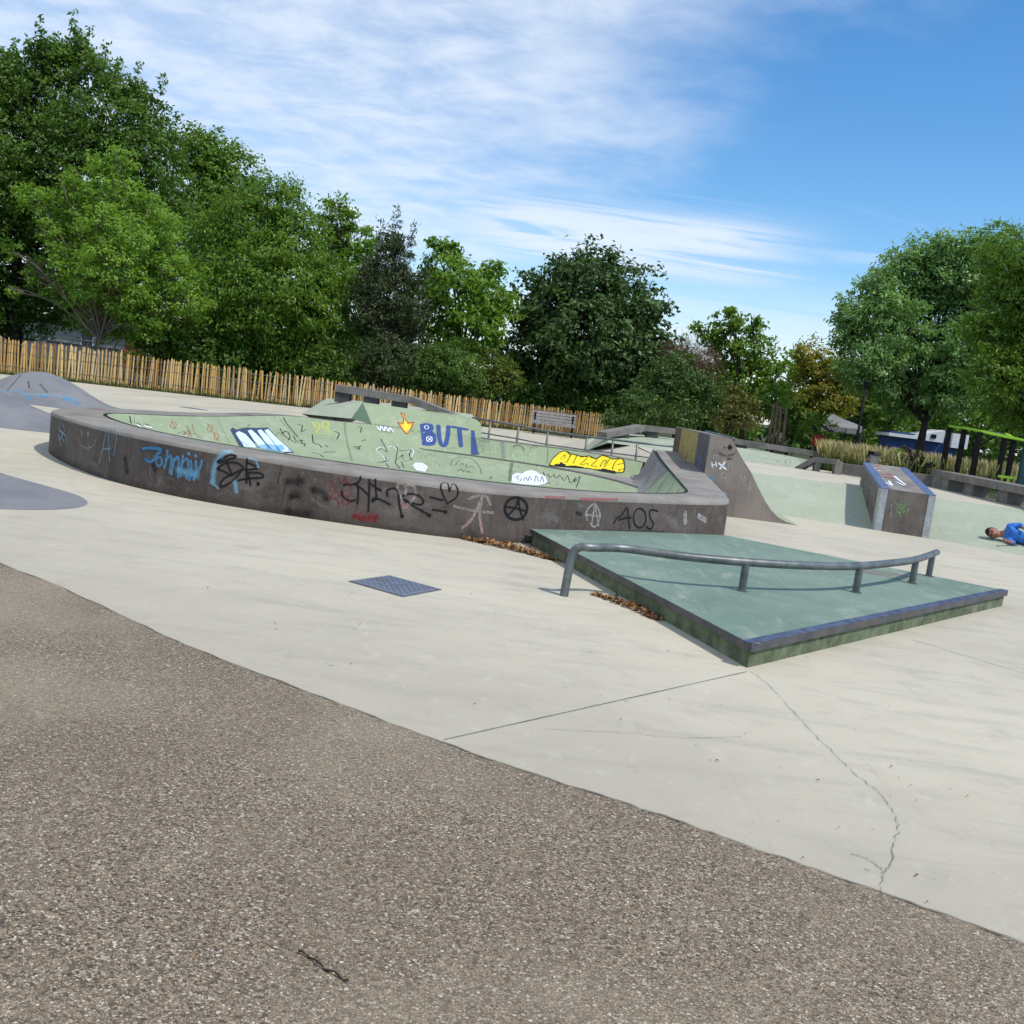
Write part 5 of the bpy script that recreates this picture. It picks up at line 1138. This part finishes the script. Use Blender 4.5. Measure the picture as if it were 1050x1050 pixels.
tree('tree', 'pale green young tree with bare leaning stems at its left, just behind the fence', 'tree', 36.5, [(105, 195, 34), (145, 235, 42), (90, 250, 38), (140, 290, 44), (178, 285, 30), (60, 225, 20), (38, 205, 17), (14, 258, 11), (110, 315, 38), (150, 320, 36), (192, 312, 22), (12, 300, 9), (120, 165, 18), (60, 300, 14), (70, 265, 18, -.8), (85, 290, 26, -1.2), (110, 270, 28, -1.2), (130, 245, 26, -1.0), (100, 225, 24, -1), (48, 240, 14, -.8), (40, 275, 12), (75, 195, 16), (125, 300, 26, -1.2), (28, 285, 10)], LM['young'], 'barkpale', base=98, trunk=.11, stems=4, seed=5, group=GT, trunk_h=2.0,
     limb_px=[[(96, 345), (62, 300), (36, 272), (12, 258)], [(90, 340), (60, 290), (46, 240), (36, 205)]], leaf=(.16, .08), lai=3.6, clump=.26, droop=.1, upb=.8)
tree('tree', 'round topped green tree rising between the tallest tree and the broad hornbeam', 'tree', 50, [(222, 160, 32), (200, 155, 28), (238, 180, 30), (205, 200, 38), (225, 215, 40)], LM['mid'], base=215, trunk=.25, seed=7, group=GT, leaf=(.22, .11), lai=4, clump=.42)
tree('tree', 'broad drooping mid green hornbeam reaching down to the middle of the fence', 'tree', 41, [(258, 235, 48), (298, 250, 42), (280, 295, 62), (320, 305, 44), (238, 305, 55), (335, 340, 32), (218, 262, 44), (285, 205, 28), (270, 350, 55), (205, 355, 48), (338, 285, 26), (300, 370, 36), (160, 360, 30)], LM['mid'], 'barkdark', base=270, trunk=.3, seed=9, group=GT, leaf=(.19, .07), lai=4.4, droop=1.0, upb=.25, trunk_h=1.5)
tree('tree', 'slim pale green tree showing above the left shoulder of the pine', 'tree', 52, [(347, 210, 15), (345, 232, 22), (335, 250, 24), (368, 252, 24), (356, 285, 36), (330, 222, 10)], LM['bright'], base=352, trunk=.2, seed=11, group=GT, leaf=(.24, .12), lai=3.4, clump=.4)
tree('pine_tree', 'dark brownish pine with upright pointed tips in the middle of the tree line', 'pine tree', 40.5, [(402, 250, 12), (398, 275, 24), (398, 305, 34), (402, 340, 38), (398, 375, 36), (378, 325, 18), (424, 322, 20), (380, 290, 14)], LM['pine'], 'barkdark', base=400, trunk=.2, seed=13, group=GT, spires=[((405, 250), (409, 212), 7), ((394, 258), (390, 224), 6), ((418, 262), (426, 228), 6), ((380, 285), (374, 262), 6), ((430, 295), (440, 262), 6), ((370, 315), (364, 292), 6)], leaf=(.22, .045), lai=5.5, clump=.3, droop=-.6, upb=.1)
tree('tree', 'large leaved fresh green tree standing right of the pine', 'tree', 43, [(455, 272, 22), (470, 300, 34), (500, 305, 28), (505, 278, 15), (440, 300, 24), (488, 335, 32), (452, 250, 12), (514, 320, 16), (450, 340, 28), (465, 258, 10)], LM['bright'], base=470, trunk=.2, seed=15, group=GT, leaf=(.25, .13), lai=4.8, clump=.36, droop=.8, tint_shift=-.08)
tree('tree', 'big round very dark green tree behind the park bench', 'tree', 45, [(600, 300, 48), (565, 312, 42), (640, 310, 42), (600, 345, 62), (555, 355, 38), (650, 345, 38), (618, 277, 22), (578, 277, 18), (664, 320, 22), (668, 370, 30), (590, 385, 48), (640, 385, 42), (545, 320, 18)], LM['maple'], 'barkdark', base=607, trunk=.32, seed=17, group=GT, leaf=(.24, .14), lai=5, clump=.42, droop=.4)
tree('tree', 'bright green tree with loose leafy arms right of the big dark round tree', 'tree', 44, [(742, 338, 20), (757, 345, 28), (780, 362, 24), (766, 385, 30), (790, 398, 22), (730, 350, 16), (803, 378, 12), (718, 340, 10), (752, 322, 8), (770, 330, 9), (775, 410, 20), (795, 412, 13, -2.5)], LM['bright'], base=770, trunk=.18, seed=19, group=GT, leaf=(.24, .12), lai=3.2, clump=.34, droop=.6)
tree('tree', 'thin brownish half bare tree between the dark round tree and the bright green one', 'tree', 42.5, [(705, 365, 22), (712, 390, 24), (722, 372, 16), (698, 390, 14)], LM['twig'], 'barkdark', base=712, trunk=.12, stems=3, seed=21, group=GT, leaf=(.30, .018), lai=3, clump=.4, droop=-.3)
tree('tree', 'yellowing ochre tinted tree between the bright green tree and the willow', 'tree', 47, [(836, 368, 22), (850, 385, 26), (830, 395, 24), (864, 380, 16), (820, 362, 10), (846, 412, 26), (862, 408, 22), (826, 415, 18)], LM['yellow'], base=848, trunk=.16, seed=23, group=GT, leaf=(.2, .09), lai=3.5, clump=.34, tint_shift=.0)
tree('willow_tree', 'large silvery green willow on the right with a thick dark trunk', 'tree', 40, [(885, 322, 30), (922, 300, 40), (958, 282, 36), (912, 340, 42), (960, 335, 50), (1000, 298, 40), (892, 365, 34), (938, 378, 36), (990, 365, 44), (870, 345, 18), (1010, 262, 22), (985, 268, 22), (900, 296, 20), (925, 276, 24), (950, 262, 22), (970, 256, 18), (985, 285, 34), (1000, 255, 22), (1022, 250, 22), (862, 330, 12), (905, 392, 24), (1005, 395, 36), (970, 400, 30), (930, 408, 24), (1020, 345, 30), (880, 385, 20)], LM['silver'], 'barkdark', base=954, trunk=.27, seed=25, group=GT, trunk_h=2.6, leaf=(.2, .075), lai=4.0, clump=.34, droop=.5, gz=.4, tint_shift=.02)
tree('tree', 'dark feathery tree at the right edge in front of the willow, over the black frame', 'tree', 30, [(1042, 266, 36), (1062, 330, 60), (1030, 345, 38), (1085, 280, 48), (1020, 385, 34), (1062, 395, 50), (1110, 360, 60), (1040, 305, 34), (1040, 420, 24), (1010, 335, 22)], LM['mid'], 'barkdark', base=1075, trunk=.3, seed=27, group=GT, gz=.5, leaf=(.15, .045), lai=4.2, clump=.26, droop=.4, trunk_h=2.4)
tree('tree', 'small light green tree seen under the willow, above the blue hut', 'tree', 56, [(905, 418, 18), (925, 412, 20), (942, 425, 18), (915, 432, 16)], LM['bright'], base=922, trunk=.12, seed=29, group=GT, gz=.3, leaf=(.24, .1), lai=3.6, clump=.34)
tree('tree', 'mid green tree filling the gap behind the black frame', 'tree', 57, [(985, 425, 22), (1010, 418, 24), (1040, 425, 26), (965, 430, 16), (1070, 430, 24)], LM['mid'], 'barkdark', base=1012, trunk=.15, seed=31, group=GT, gz=.3, leaf=(.26, .12), lai=4, clump=.4)
tree('tree', 'shaded dark green tree behind the lamp post, left of the small light tree', 'tree', 58, [(882, 420, 24), (868, 400, 20), (895, 400, 20), (880, 440, 20)], LM['deep'], 'barkdark', base=880, trunk=.15, seed=30, group=GT, gz=.3, leaf=(.26, .12), lai=3.6, clump=.4)
GB = 'bushes under the trees'
def bush(label, Y, blobs, lm, seed, gz=0, **kw):
    return tree('shrub', label, 'shrub', Y, blobs, LM[lm], 'barkdark', trunk=.07, stems=3, seed=seed, group=GB, gz=gz, crown='foliage', trunk_h=.5, **kw)
bush('rounded clipped green bush behind the fence below the pine', 40.1, [(457, 375, 28, 0), (436, 385, 20, 0), (477, 384, 20, 0), (450, 392, 24, 0), (465, 366, 20, 0)], 'bush', 41, leaf=(.09, .045), lai=4.5, clump=.2, upb=.9)
bush('olive green bush touching the right side of the clipped round bush', 41.0, [(507, 378, 22, 0), (520, 391, 16, 0), (498, 392, 20, 0)], 'olive', 42, leaf=(.13, .06), lai=4.5, clump=.2, upb=.9)
bush('dense dark evergreen bush between the bench and the tall quarter pipe', 39, [(690, 385, 26), (705, 405, 26), (678, 405, 28), (722, 402, 20)], 'yew', 43, leaf=(.14, .06), lai=4.5, clump=.26)
bush('low spreading evergreen bush behind the bent grey ledge', 37, [(655, 418, 20), (630, 428, 14), (675, 425, 18), (700, 428, 16)], 'yew', 44, leaf=(.14, .06), lai=4.5, clump=.24)
bush('rusty yellow and brown shrub right behind the tall quarter pipe', 36, [(757, 412, 16), (745, 430, 17), (765, 430, 16), (752, 398, 9)], 'rust', 45, gz=.3, leaf=(.13, .06), lai=3.5, clump=.22)
bush('dark green bush in deep shade right of the rusty shrub', 46, [(803, 418, 16), (818, 430, 16), (812, 440, 12)], 'deep', 46, gz=.2, leaf=(.18, .09), lai=4, clump=.3)
bush('leafy dark undergrowth bush beneath the hornbeam', 39.5, [(330, 375, 24), (355, 385, 20), (310, 385, 18)], 'deep', 47, leaf=(.18, .09), lai=4, clump=.3)
bush('pale leaved shrub beneath the pine, left of the round bush', 40, [(385, 362, 16), (400, 372, 18), (372, 385, 18), (412, 392, 16)], 'bright', 48, leaf=(.22, .11), lai=3.2, clump=.3, droop=.8)
bush('leafy shrub half hiding the grey canvas shelter', 40, [(838, 436, 10), (850, 442, 9), (866, 447, 8), (828, 440, 9)], 'mid', 54, gz=.3, leaf=(.15, .07), lai=3.2, clump=.2)
bush('dark undergrowth bush behind the left stretch of the fence, by the young tree', 38.5, [(175, 350, 22), (205, 360, 22), (150, 348, 12), (235, 372, 20)], 'deep', 49, leaf=(.18, .09), lai=4, clump=.3)
bush('shaded bush behind the right end of the fence, above the bench', 44, [(555, 402, 18), (535, 400, 15), (580, 405, 15), (610, 412, 18)], 'deep', 50, leaf=(.18, .09), lai=4, clump=.3)
bush('dark laurel bush filling the gap left of the bench under the round tree', 47, [(520, 360, 22), (530, 385, 20), (545, 375, 16)], 'deep', 51, leaf=(.18, .09), lai=4, clump=.3)
bush('small leafy green plant standing in the tall straw coloured grass near the blue hut', 24.6, [(936, 470, 8), (926, 463, 6), (945, 476, 8)], 'bright', 52, gz=TZ, leaf=(.09, .05), lai=3.2, clump=.12)
bush('low dark green plant in the grass above the grey kerb wall', 24.0, [(948, 479, 6), (938, 481, 6), (925, 478, 5)], 'mid', 53, gz=TZ, leaf=(.07, .03), lai=3.4, clump=.1)

# far-off wood that closes the view between the trunks
rngw = random.Random(9); cs, rs = [], []
wood = bpy.data.objects.new('distant_wood', None)
for k in range(120):
    X = -75 + 165 * k / 119 + rngw.uniform(-1, 1); Yw = 78 + rngw.uniform(-5, 7) - .0015 * X * X
    h = rngw.uniform(1.6, 3.2); cs.append((X, Yw, h * .7)); rs.append((rngw.uniform(1.6, 2.6), 1.6, h * .8))
    cs.append((X + rngw.uniform(-1, 1), Yw + 2, h * 1.5)); rs.append((rngw.uniform(1.3, 2.2), 1.5, h * .75))
COL.objects.link(wood)
wo = leaves_mesh('distant_wood', LM['deep'], cs, rs, wood, leaf=(.5, .3), lai=3.2, seed=77, clump=.7)
wo.parent = None; bpy.data.objects.remove(wood); wo.name = 'distant_wood'
tag(wo, 'dark far line of trees closing the view beneath the crowns', 'wood', kind='stuff')

# ------------------------------------------------------------------ tall grass and weeds
gm, gtn = newmat('tall dry grass')
ga = gtn.N('ShaderNodeAttribute', attribute_name='tint').outputs['Fac']
gc = gtn.ramp(ga, [(0, (.06, .095, .02)), (.35, (.15, .19, .045)), (.6, (.36, .30, .10)), (.85, (.52, .41, .18)), (1, (.60, .48, .28))])
gp = gtn.N('ShaderNodeBsdfPrincipled', ins={'Base Color': gc, 'Roughness': .7}); gt2 = gtn.N('ShaderNodeBsdfTranslucent', ins={'Color': gc})
gx_ = gtn.N('ShaderNodeMixShader', ins={0: .3, 1: gp.outputs[0], 2: gt2.outputs[0]}); gtn.l.new(gx_.outputs[0], gtn.N('ShaderNodeOutputMaterial').inputs[0])
def grass(name, label, cat, place, n, hmin, hmax, seed, straw=.5, wid=.014):
    rng = np.random.default_rng(seed); vs_, fs, tv = [], [], []
    for k in range(n):
        x, y, z = place(rng); h = rng.uniform(hmin, hmax); a = rng.uniform(0, 6.28); ln = h * rng.uniform(.08, .4); w_ = wid * rng.uniform(.6, 1.4)
        dx, dy = math.cos(a), math.sin(a); b = len(vs_); s_ = rng.random() < straw
        px_, py_ = -dy * w_, dx * w_
        vs_ += [(x - px_, y - py_, z), (x + px_, y + py_, z), (x + px_ * .7 + dx * ln * .3, y + py_ * .7 + dy * ln * .3, z + h * .55), (x - px_ * .7 + dx * ln * .3, y - py_ * .7 + dy * ln * .3, z + h * .55)]
        wt = w_ * (1.7 if s_ else .25)
        vs_ += [(x - dy * wt * .7 + dx * ln * .75, y + dx * wt * .7 + dy * ln * .75, z + h * .86), (x + dy * wt * .7 + dx * ln * .75, y - dx * wt * .7 + dy * ln * .75, z + h * .86), (x + dx * ln, y + dy * ln, z + h)]
        fs += [(b, b + 1, b + 2, b + 3), (b + 3, b + 2, b + 4, b + 5), (b + 5, b + 4, b + 6)]
        t0 = rng.uniform(0, .3); tv += [t0, rng.uniform(.45, .75) if s_ else t0 + .1, rng.uniform(.7, 1) if s_ else t0 + .2]
    mb = MB(); mb.add(vs_, fs); o = mb.build(name, gm, fix=False); set_tint(o, tv)
    return tag(o, label, cat, kind='stuff')
def pl_grass(rng):
    x = rng.uniform(7.6, 19); y = rng.uniform(23.4, 29.5)
    if y > x / .305: y = x / .305 - rng.uniform(0, 1.2)
    if x < 8.2: y = max(y, 24.2)
    if x > 9.4: y = rng.uniform(24.9, 30) if rng.random() < .8 else rng.uniform(23.2, 30)
    return x, y, TZ
gb = sheet('grass_bed', [(6.6, 25.2), (8.2, 23.6), (9.7, 23.0), (10.1, 16.8), (13.5, 16.6), (13.5, 30.5), (6.6, 30.5)], TZ + .005, M['soil']); struct(gb)
grass('tall_grass', 'tall straw coloured seeding grass behind the boxy ledge and grey bench', 'grass', pl_grass, 18000, .28, .80, 61, .42)
def pl_fence(rng):
    s_ = rng.uniform(1, L[-1] - .5); q, d = fat(s_); o_ = rng.normal(-.05, .16); return q.x - d.y * -o_, q.y + d.x * -abs(o_) * .6, 0
grass('fence_weeds', 'rough weeds along the foot of the paling fence', 'weeds', pl_fence, 3200, .05, .22, 62, .35)

# ------------------------------------------------------------------ background buildings and posts
hut = thing('hut', 'low blue hut with a white sloping roof behind the tall grass', 'hut', (22, 55, 0))
c0 = D(912, 452, 55); c1_ = D(980, 462, 55); cx0, cx1 = c0.x, c1_.x
mb = MB(); mb.box(((cx0 + cx1) / 2, 55.8, 1.0), (cx1 - cx0, 1.6, 2.0)); mb.build('wall', M['bluewall'], hut)
mb = MB(); zt = [D(912, 443.5, 55).z, D(940, 447, 55).z, D(966, 441, 55).z]; x_ = [cx0 - .2, D(936, 447, 55).x, D(967, 441, 55).x]
for i in (0, 1): mb.hexa([V((x_[i], 54.7, zt[i] - .18)), V((x_[i + 1], 54.7, zt[i + 1] - (.18 if i == 0 else .7))), V((x_[i + 1], 56.8, zt[i + 1] - (.18 if i == 0 else .7))), V((x_[i], 56.8, zt[i] - .18))], [V((x_[i], 54.7, zt[i])), V((x_[i + 1], 54.7, zt[i + 1])), V((x_[i + 1], 56.8, zt[i + 1])), V((x_[i], 56.8, zt[i]))])
mb.build('roof', M['white'], hut)
q = D(958, 447.5, 54.6); mb = MB(); mb.box((q.x, 54.67, q.z), (.28, .04, .22)); mb.build('window', M['black'], hut)
q = D(981, 454, 55); mb = MB(); mb.box((q.x, 55.2, 1.9), (.9, 1.2, .8)); mb.build('side_panel', M['white'], hut)
tent = thing('tent', 'grey peaked canvas shelter among the shrubs left of the lamp post', 'tent', (15, 46, 0))
ap = D(853, 424, 46); cr_ = [D(842, 436, 45), D(880, 440, 45), D(884, 437.5, 48), D(848, 433, 48)]
mb = MB(); mb.add([ap] + cr_, [(0, 1, 2), (0, 2, 3), (0, 3, 4), (0, 4, 1)]); mb.loft([cr_, [p - V((0, 0, .25)) for p in cr_]], True); mb.build('canopy', M['canvas'], tent, fix=False)
for p in cr_: mb = MB(); mb.tube([V((p.x, p.y, 0)), p - V((0, 0, .02))], .04, 6); mb.build('pole', M['galvdark'], tent)
bl = thing('low_building', 'low grey building with a band of windows behind the trunk of the tallest tree', 'building', (-32, 64, 0))
mb = MB(); mb.box((-33, 66, 1.2), (14, 4, 2.4)); mb.build('wall', M['render'], bl)
mb = MB(); mb.box((-33, 65.9, 2.5), (14.6, 4.8, .22)); mb.build('roof', M['ledgedark'], bl)
for k in range(5):
    mb = MB(); mb.box((-39 + k * 2.9, 63.98, 1.55), (2.2, .06, 1.0)); f_ = mb.build('window', M['white'], bl)
    mb = MB(); mb.box((-39.5 + k * 2.9, 63.94, 1.55), (.98, .04, .86)); mb.box((-38.46 + k * 2.9, 63.94, 1.55), (.98, .04, .86)); mb.build('pane', M['glass'], f_)
rl = thing('railing', 'pale thin metal railing in front of the low grey building', 'railing', (-32, 60, 0))
mb = MB(); mb.tube([V((-40, 60, 1.35)), V((-26, 60, 1.35))], .04, 6); mb.build('top_tube', M['galv'], rl)
for k in range(15): mb = MB(); mb.tube([V((-40 + k, 60, 0)), V((-40 + k, 60, 1.35))], .03, 6); mb.build('post', M['galv'], rl)
br = thing('shed', 'red brick shed with white door glimpsed under the hornbeam', 'shed', (-22.6, 62, 0))
q0, q1 = D(128, 352, 62), D(165, 352, 62)
mb = MB(); mb.box(((q0.x + q1.x) / 2, 63, .9), (q1.x - q0.x, 2, 1.8)); mb.build('wall', M['brick'], br)
mb = MB(); mb.box(((q0.x + q1.x) / 2, 63, 1.9), (q1.x - q0.x + .4, 2.5, .18)); mb.build('roof', M['bluewall'], br)
mb = MB(); mb.box((q1.x - .5, 61.97, .75), (.75, .06, 1.5)); mb.build('door', M['white'], br)
for k, (x, y0) in enumerate(((788, 452), (792.5, 452), (797, 453), (803, 452))):
    b = D(x, y0, 42.6); b.z = 0; tp_ = D(x + 6 - k * .6, 412, 42.8)
    mb = MB(); mb.tube([b, b.lerp(tp_, .5) + V((.02, 0, 0)), tp_], [.075, .07, .06], 8)
    tag(mb.build('timber_pole', M['timber'], smooth=True), ['leftmost of four slim timber poles below the bright green tree', 'second from left of four slim timber poles below the bright green tree', 'third from left of four slim timber poles below the bright green tree', 'rightmost of four slim timber poles below the bright green tree'][k], 'pole', 'timber poles below the bright green tree')
lp = thing('street_lamp', 'thin black lamp post standing in the tall grass before the trees', 'street lamp', D(877, 460, 34))
b = D(878.5, 452, 34); tp_ = D(886, 398, 34)
mb = MB(); mb.tube([V((b.x, 34, 0)), V((b.x, 34, .9)), V((b.x, 34, tp_.z))], [.06, .045, .038], 8); mb.build('pole', M['black'], lp, smooth=True)
mb = MB(); mb.lathe((b.x, 34, tp_.z), [(.04, 0), (.07, .05), (.09, .2), (.11, .22), (.04, .3)], 10); mb.build('lantern', M['black'], lp)
kf = thing('play_panel', 'small red panel on posts among the shrubs, left of the grey canvas shelter', 'panel', (13.2, 42, 0))
q = D(842, 452, 42); mb = MB(); mb.box((q.x, 42, q.z), (.75, .06, .5)); mb.build('panel', M['red'], kf)
mb = MB(); mb.box((q.x - .3, 42.05, q.z / 2), (.07, .07, q.z)); mb.box((q.x + .3, 42.05, q.z / 2), (.07, .07, q.z)); mb.build('post', M['timber'], kf)

# ------------------------------------------------------------------ the child lying on the bank
bkv = bvh_of([bank])
h0 = hit(bkv, 1017, 553)[0]
axd = V((.87, -.49, 0)).normalized(); frd = V((-.49, -.87, 0)).normalized(); upd = V((0, 0, 1))
def gz_at(p):
    h = bkv.ray_cast(V((p.x, p.y, 3)), V((0, 0, -1)))[0]; return max(0.0, h.z if h else 0.0)
def B3(a, f, u):
    p = h0 + axd * a + frd * f; return V((p.x, p.y, gz_at(p) * .0 + h0.z * max(0, 1 - a * .9) + u))
pers = thing('person', 'child in a blue top and dark trousers lying on one side on the green bank', 'person', (h0.x, h0.y, 0))
skinm = mottled('skin', (.30, .135, .085, 1), (.36, .17, .11, 1), 8, 60, .5, .02, .001)
shirtm = mottled('blue cotton top', (.035, .15, .52, 1), (.06, .23, .66, 1), 16, 28, .8, .8, .025)
trm = mottled('dark trousers', (.018, .02, .024, 1), (.03, .032, .036, 1), 14, 60, .8, .2, .006)
hairm = mottled('dark brown hair', (.018, .011, .008, 1), (.03, .02, .014, 1), 60, 160, .6, .3, .003)
def skinned(name, verts, edges, radii, root=0, sub=2):
    me = bpy.data.meshes.new(name); me.from_pydata([tuple(v) for v in verts], edges, []); o = bpy.data.objects.new(name, me); COL.objects.link(o)
    md = o.modifiers.new('skin', 'SKIN'); sb = o.modifiers.new('sub', 'SUBSURF'); sb.levels = sub; sb.render_levels = sub
    if not me.skin_vertices: me.skin_vertices.new()
    for i, r in enumerate(radii): me.skin_vertices[0].data[i].radius = (r, r) if not isinstance(r, tuple) else r
    me.skin_vertices[0].data[root].use_root = True
    dg = bpy.context.evaluated_depsgraph_get(); m2 = bpy.data.meshes.new_from_object(o.evaluated_get(dg)); bpy.data.objects.remove(o)
    vs_ = [v.co.copy() for v in m2.vertices]; fs = [tuple(p.vertices) for p in m2.polygons]; bpy.data.meshes.remove(m2); return vs_, fs
def fused(name, parts, mat, vox, parent):
    mb = MB()
    for vs_, fs in parts: mb.add(vs_, fs)
    o = mb.build(name, mat, None)
    md = o.modifiers.new('r', 'REMESH'); md.mode = 'VOXEL'; md.voxel_size = vox; md.use_smooth_shade = True
    s2 = o.modifiers.new('s', 'SMOOTH'); s2.iterations = 3; s2.factor = .5
    dg = bpy.context.evaluated_depsgraph_get(); m2 = bpy.data.meshes.new_from_object(o.evaluated_get(dg)); bpy.data.objects.remove(o)
    m2.materials.clear(); m2.materials.append(mat); m2.name = name
    o = bpy.data.objects.new(name, m2); COL.objects.link(o); o.parent = parent; o.matrix_parent_inverse = Matrix.Translation(-parent.location); return o
def ellipsoid(c, ra, rf, ru, n=14):
    vs_, fs = [], []
    for i in range(n + 1):
        t_ = math.pi * i / n
        for j in range(2 * n):
            s_ = math.pi * j / n; vs_.append(B3(c[0] + ra * math.cos(t_), c[1] + rf * math.sin(t_) * math.cos(s_), c[2] + ru * math.sin(t_) * math.sin(s_)))
    for i in range(n):
        for j in range(2 * n): fs.append((i * 2 * n + j, i * 2 * n + (j + 1) % (2 * n), (i + 1) * 2 * n + (j + 1) % (2 * n), (i + 1) * 2 * n + j))
    return vs_, fs
J = {'pel': (.58, 0, .14), 'bel': (.46, .01, .145), 'che': (.34, .0, .155), 'upc': (.24, -.01, .16), 'nec': (.145, -.01, .125), 'hd': (.05, 0, .11),
     'lsh': (.225, 0, .285), 'lel': (.375, -.02, .335), 'lwr': (.465, .12, .29), 'rsh': (.215, .03, .06), 'rel': (.33, .19, .045), 'rwr': (.235, .30, .06),
     'lhi': (.60, .01, .21), 'lkn': (.72, .27, .20), 'lan': (1.0, .12, .12), 'lto': (1.06, .24, .10), 'rhi': (.60, .01, .075), 'rkn': (.76, .29, .065), 'ran': (1.06, .14, .05), 'rto': (1.12, .26, .05)}
ks = list(J); ix = {k: i for i, k in enumerate(ks)}; vv = [B3(*J[k]) for k in ks]
ed = [('pel', 'bel'), ('bel', 'che'), ('che', 'upc'), ('upc', 'nec'), ('nec', 'hd'), ('upc', 'lsh'), ('lsh', 'lel'), ('lel', 'lwr'), ('upc', 'rsh'), ('rsh', 'rel'), ('rel', 'rwr'), ('pel', 'lhi'), ('lhi', 'lkn'), ('lkn', 'lan'), ('lan', 'lto'), ('pel', 'rhi'), ('rhi', 'rkn'), ('rkn', 'ran'), ('ran', 'rto')]
rad = {'pel': .085, 'bel': .085, 'che': .095, 'upc': .085, 'nec': .042, 'hd': .06, 'lsh': .045, 'lel': .032, 'lwr': .024, 'rsh': .045, 'rel': .032, 'rwr': .024, 'lhi': .068, 'lkn': .048, 'lan': .032, 'lto': .025, 'rhi': .068, 'rkn': .048, 'ran': .032, 'rto': .025}
parts = [skinned('b', vv, [(ix[a], ix[b]) for a, b in ed], [rad[k] for k in ks])]
parts += [ellipsoid((.005, .0, .105), .112, .095, .078), ellipsoid((.03, .088, .105), .028, .022, .016, 8), ellipsoid((.075, .06, .105), .035, .035, .045, 8), ellipsoid((.02, 0, .183), .026, .014, .012, 8), ellipsoid((.02, 0, .028), .026, .014, .012, 8)]
def tubep(pts, rr):
    m_ = MB(); m_.tube([B3(*p) for p in pts], rr, 8); return m_.v, m_.f
def hand(w, d1, side, curl):
    w = V(w); d1 = V(d1).normalized(); side = V(side).normalized(); curl = V(curl).normalized(); out = [ellipsoid(tuple(w + d1 * .035), .034, .03, .022, 8)]
    for k, ln in enumerate((.85, 1.0, .95, .78)):
        s0 = w + d1 * .055 + side * (.018 * (k - 1.5)); a_ = s0 + d1 * .028 * ln + curl * .008; b_ = a_ + (d1 * .4 + curl).normalized() * .024 * ln; e_ = b_ + (curl - d1 * .35).normalized() * .018 * ln
        out.append(tubep([s0, a_, b_, e_], [.0095, .009, .008, .007]))
    s0 = w + d1 * .02 + side * -.026; out.append(tubep([s0, s0 + side * -.018 + d1 * .02, s0 + side * -.016 + d1 * .04 + curl * .014], [.011, .010, .008])); return out
parts += hand(J['lwr'], (.5, .7, -.2), (-.6, .4, .6), (-.1, .2, -1)); parts += hand(J['rwr'], (-.5, .6, .1), (.1, .2, 1), (.5, .8, 0))
fused('body', parts, skinm, .007, pers)
def sub(keys, edges, grow, extra=None):
    ii = {k: i for i, k in enumerate(keys)}; v_ = [B3(*(extra or {}).get(k, J.get(k))) for k in keys]; return skinned('c', v_, [(ii[a], ii[b]) for a, b in edges], [(rad.get(k, .03) + grow) for k in keys])
lerp3 = lambda a, b, u: tuple(a[i] + (b[i] - a[i]) * u for i in range(3))
ex = {'lsl': lerp3(J['lel'], J['lwr'], .45), 'rsl': lerp3(J['rel'], J['rwr'], .35), 'hem': (.60, 0, .14), 'col': lerp3(J['upc'], J['nec'], .55)}
rad.update({'lsl': .03, 'rsl': .03, 'hem': .088, 'col': .048, 'lcu': .034, 'rcu': .034})
fused('top', [sub(['hem', 'bel', 'che', 'upc', 'col', 'lsh', 'lel', 'lsl', 'rsh', 'rel', 'rsl'], [('hem', 'bel'), ('bel', 'che'), ('che', 'upc'), ('upc', 'col'), ('upc', 'lsh'), ('lsh', 'lel'), ('lel', 'lsl'), ('upc', 'rsh'), ('rsh', 'rel'), ('rel', 'rsl')], .016, ex)], shirtm, .009, pers)
ex = {'lcu': lerp3(J['lkn'], J['lan'], .92), 'rcu': lerp3(J['rkn'], J['ran'], .92)}
fused('trousers', [sub(['pel', 'lhi', 'lkn', 'lcu', 'rhi', 'rkn', 'rcu'], [('pel', 'lhi'), ('lhi', 'lkn'), ('lkn', 'lcu'), ('pel', 'rhi'), ('rhi', 'rkn'), ('rkn', 'rcu')], .016, ex)], trm, .009, pers)
for a_, b_ in (('lan', 'lto'), ('ran', 'rto')):
    m_ = MB(); p0 = V(J[a_]) + V((.01, -.04, 0)); m_.tube([B3(*p0), B3(*lerp3(J[a_], J[b_], .5)), B3(*lerp3(J[a_], J[b_], 1.1))], [.042, .045, .032], 10); fused('shoe', [(m_.v, m_.f)], trm, .008, pers)
# hair cap: crown and back of the head, leaving face and ear clear
vs_, fs = ellipsoid((-.002, -.004, .106), .120, .100, .085, 20)
loc = lambda p: ((p - h0).dot(axd), (p - h0).dot(frd))
keep = []
for f_ in fs:
    c_ = sum((vs_[i] for i in f_), V()) / 4; a_, ff = loc(c_)
    if a_ < -.062 - .0 * ff + (.02 if ff < .03 else 0) or (ff < .0 and a_ < .06): keep.append(f_)
m_ = MB(); m_.add(vs_, keep); ho = m_.build('hair', hairm, pers, smooth=True, fix=False)
for uu in (.137, .075):
    m_ = MB(); v1, f1 = ellipsoid((-.005, .088, uu), .008, .008, .014, 8); m_.add(v1, f1); m_.build('eye', M['black'], pers, smooth=True)
    m_ = MB(); v1, f1 = ellipsoid((-.024, .089, uu), .005, .006, .019, 6); m_.add(v1, f1); m_.build('eyebrow', hairm, pers, smooth=True)
m_ = MB(); v1, f1 = ellipsoid((.066, .093, .105), .005, .006, .022, 6); m_.add(v1, f1); m_.build('mouth', mottled('lips', (.20, .06, .05, 1), (.24, .08, .06, 1)), pers, smooth=True)
print('leaves', NLEAF)
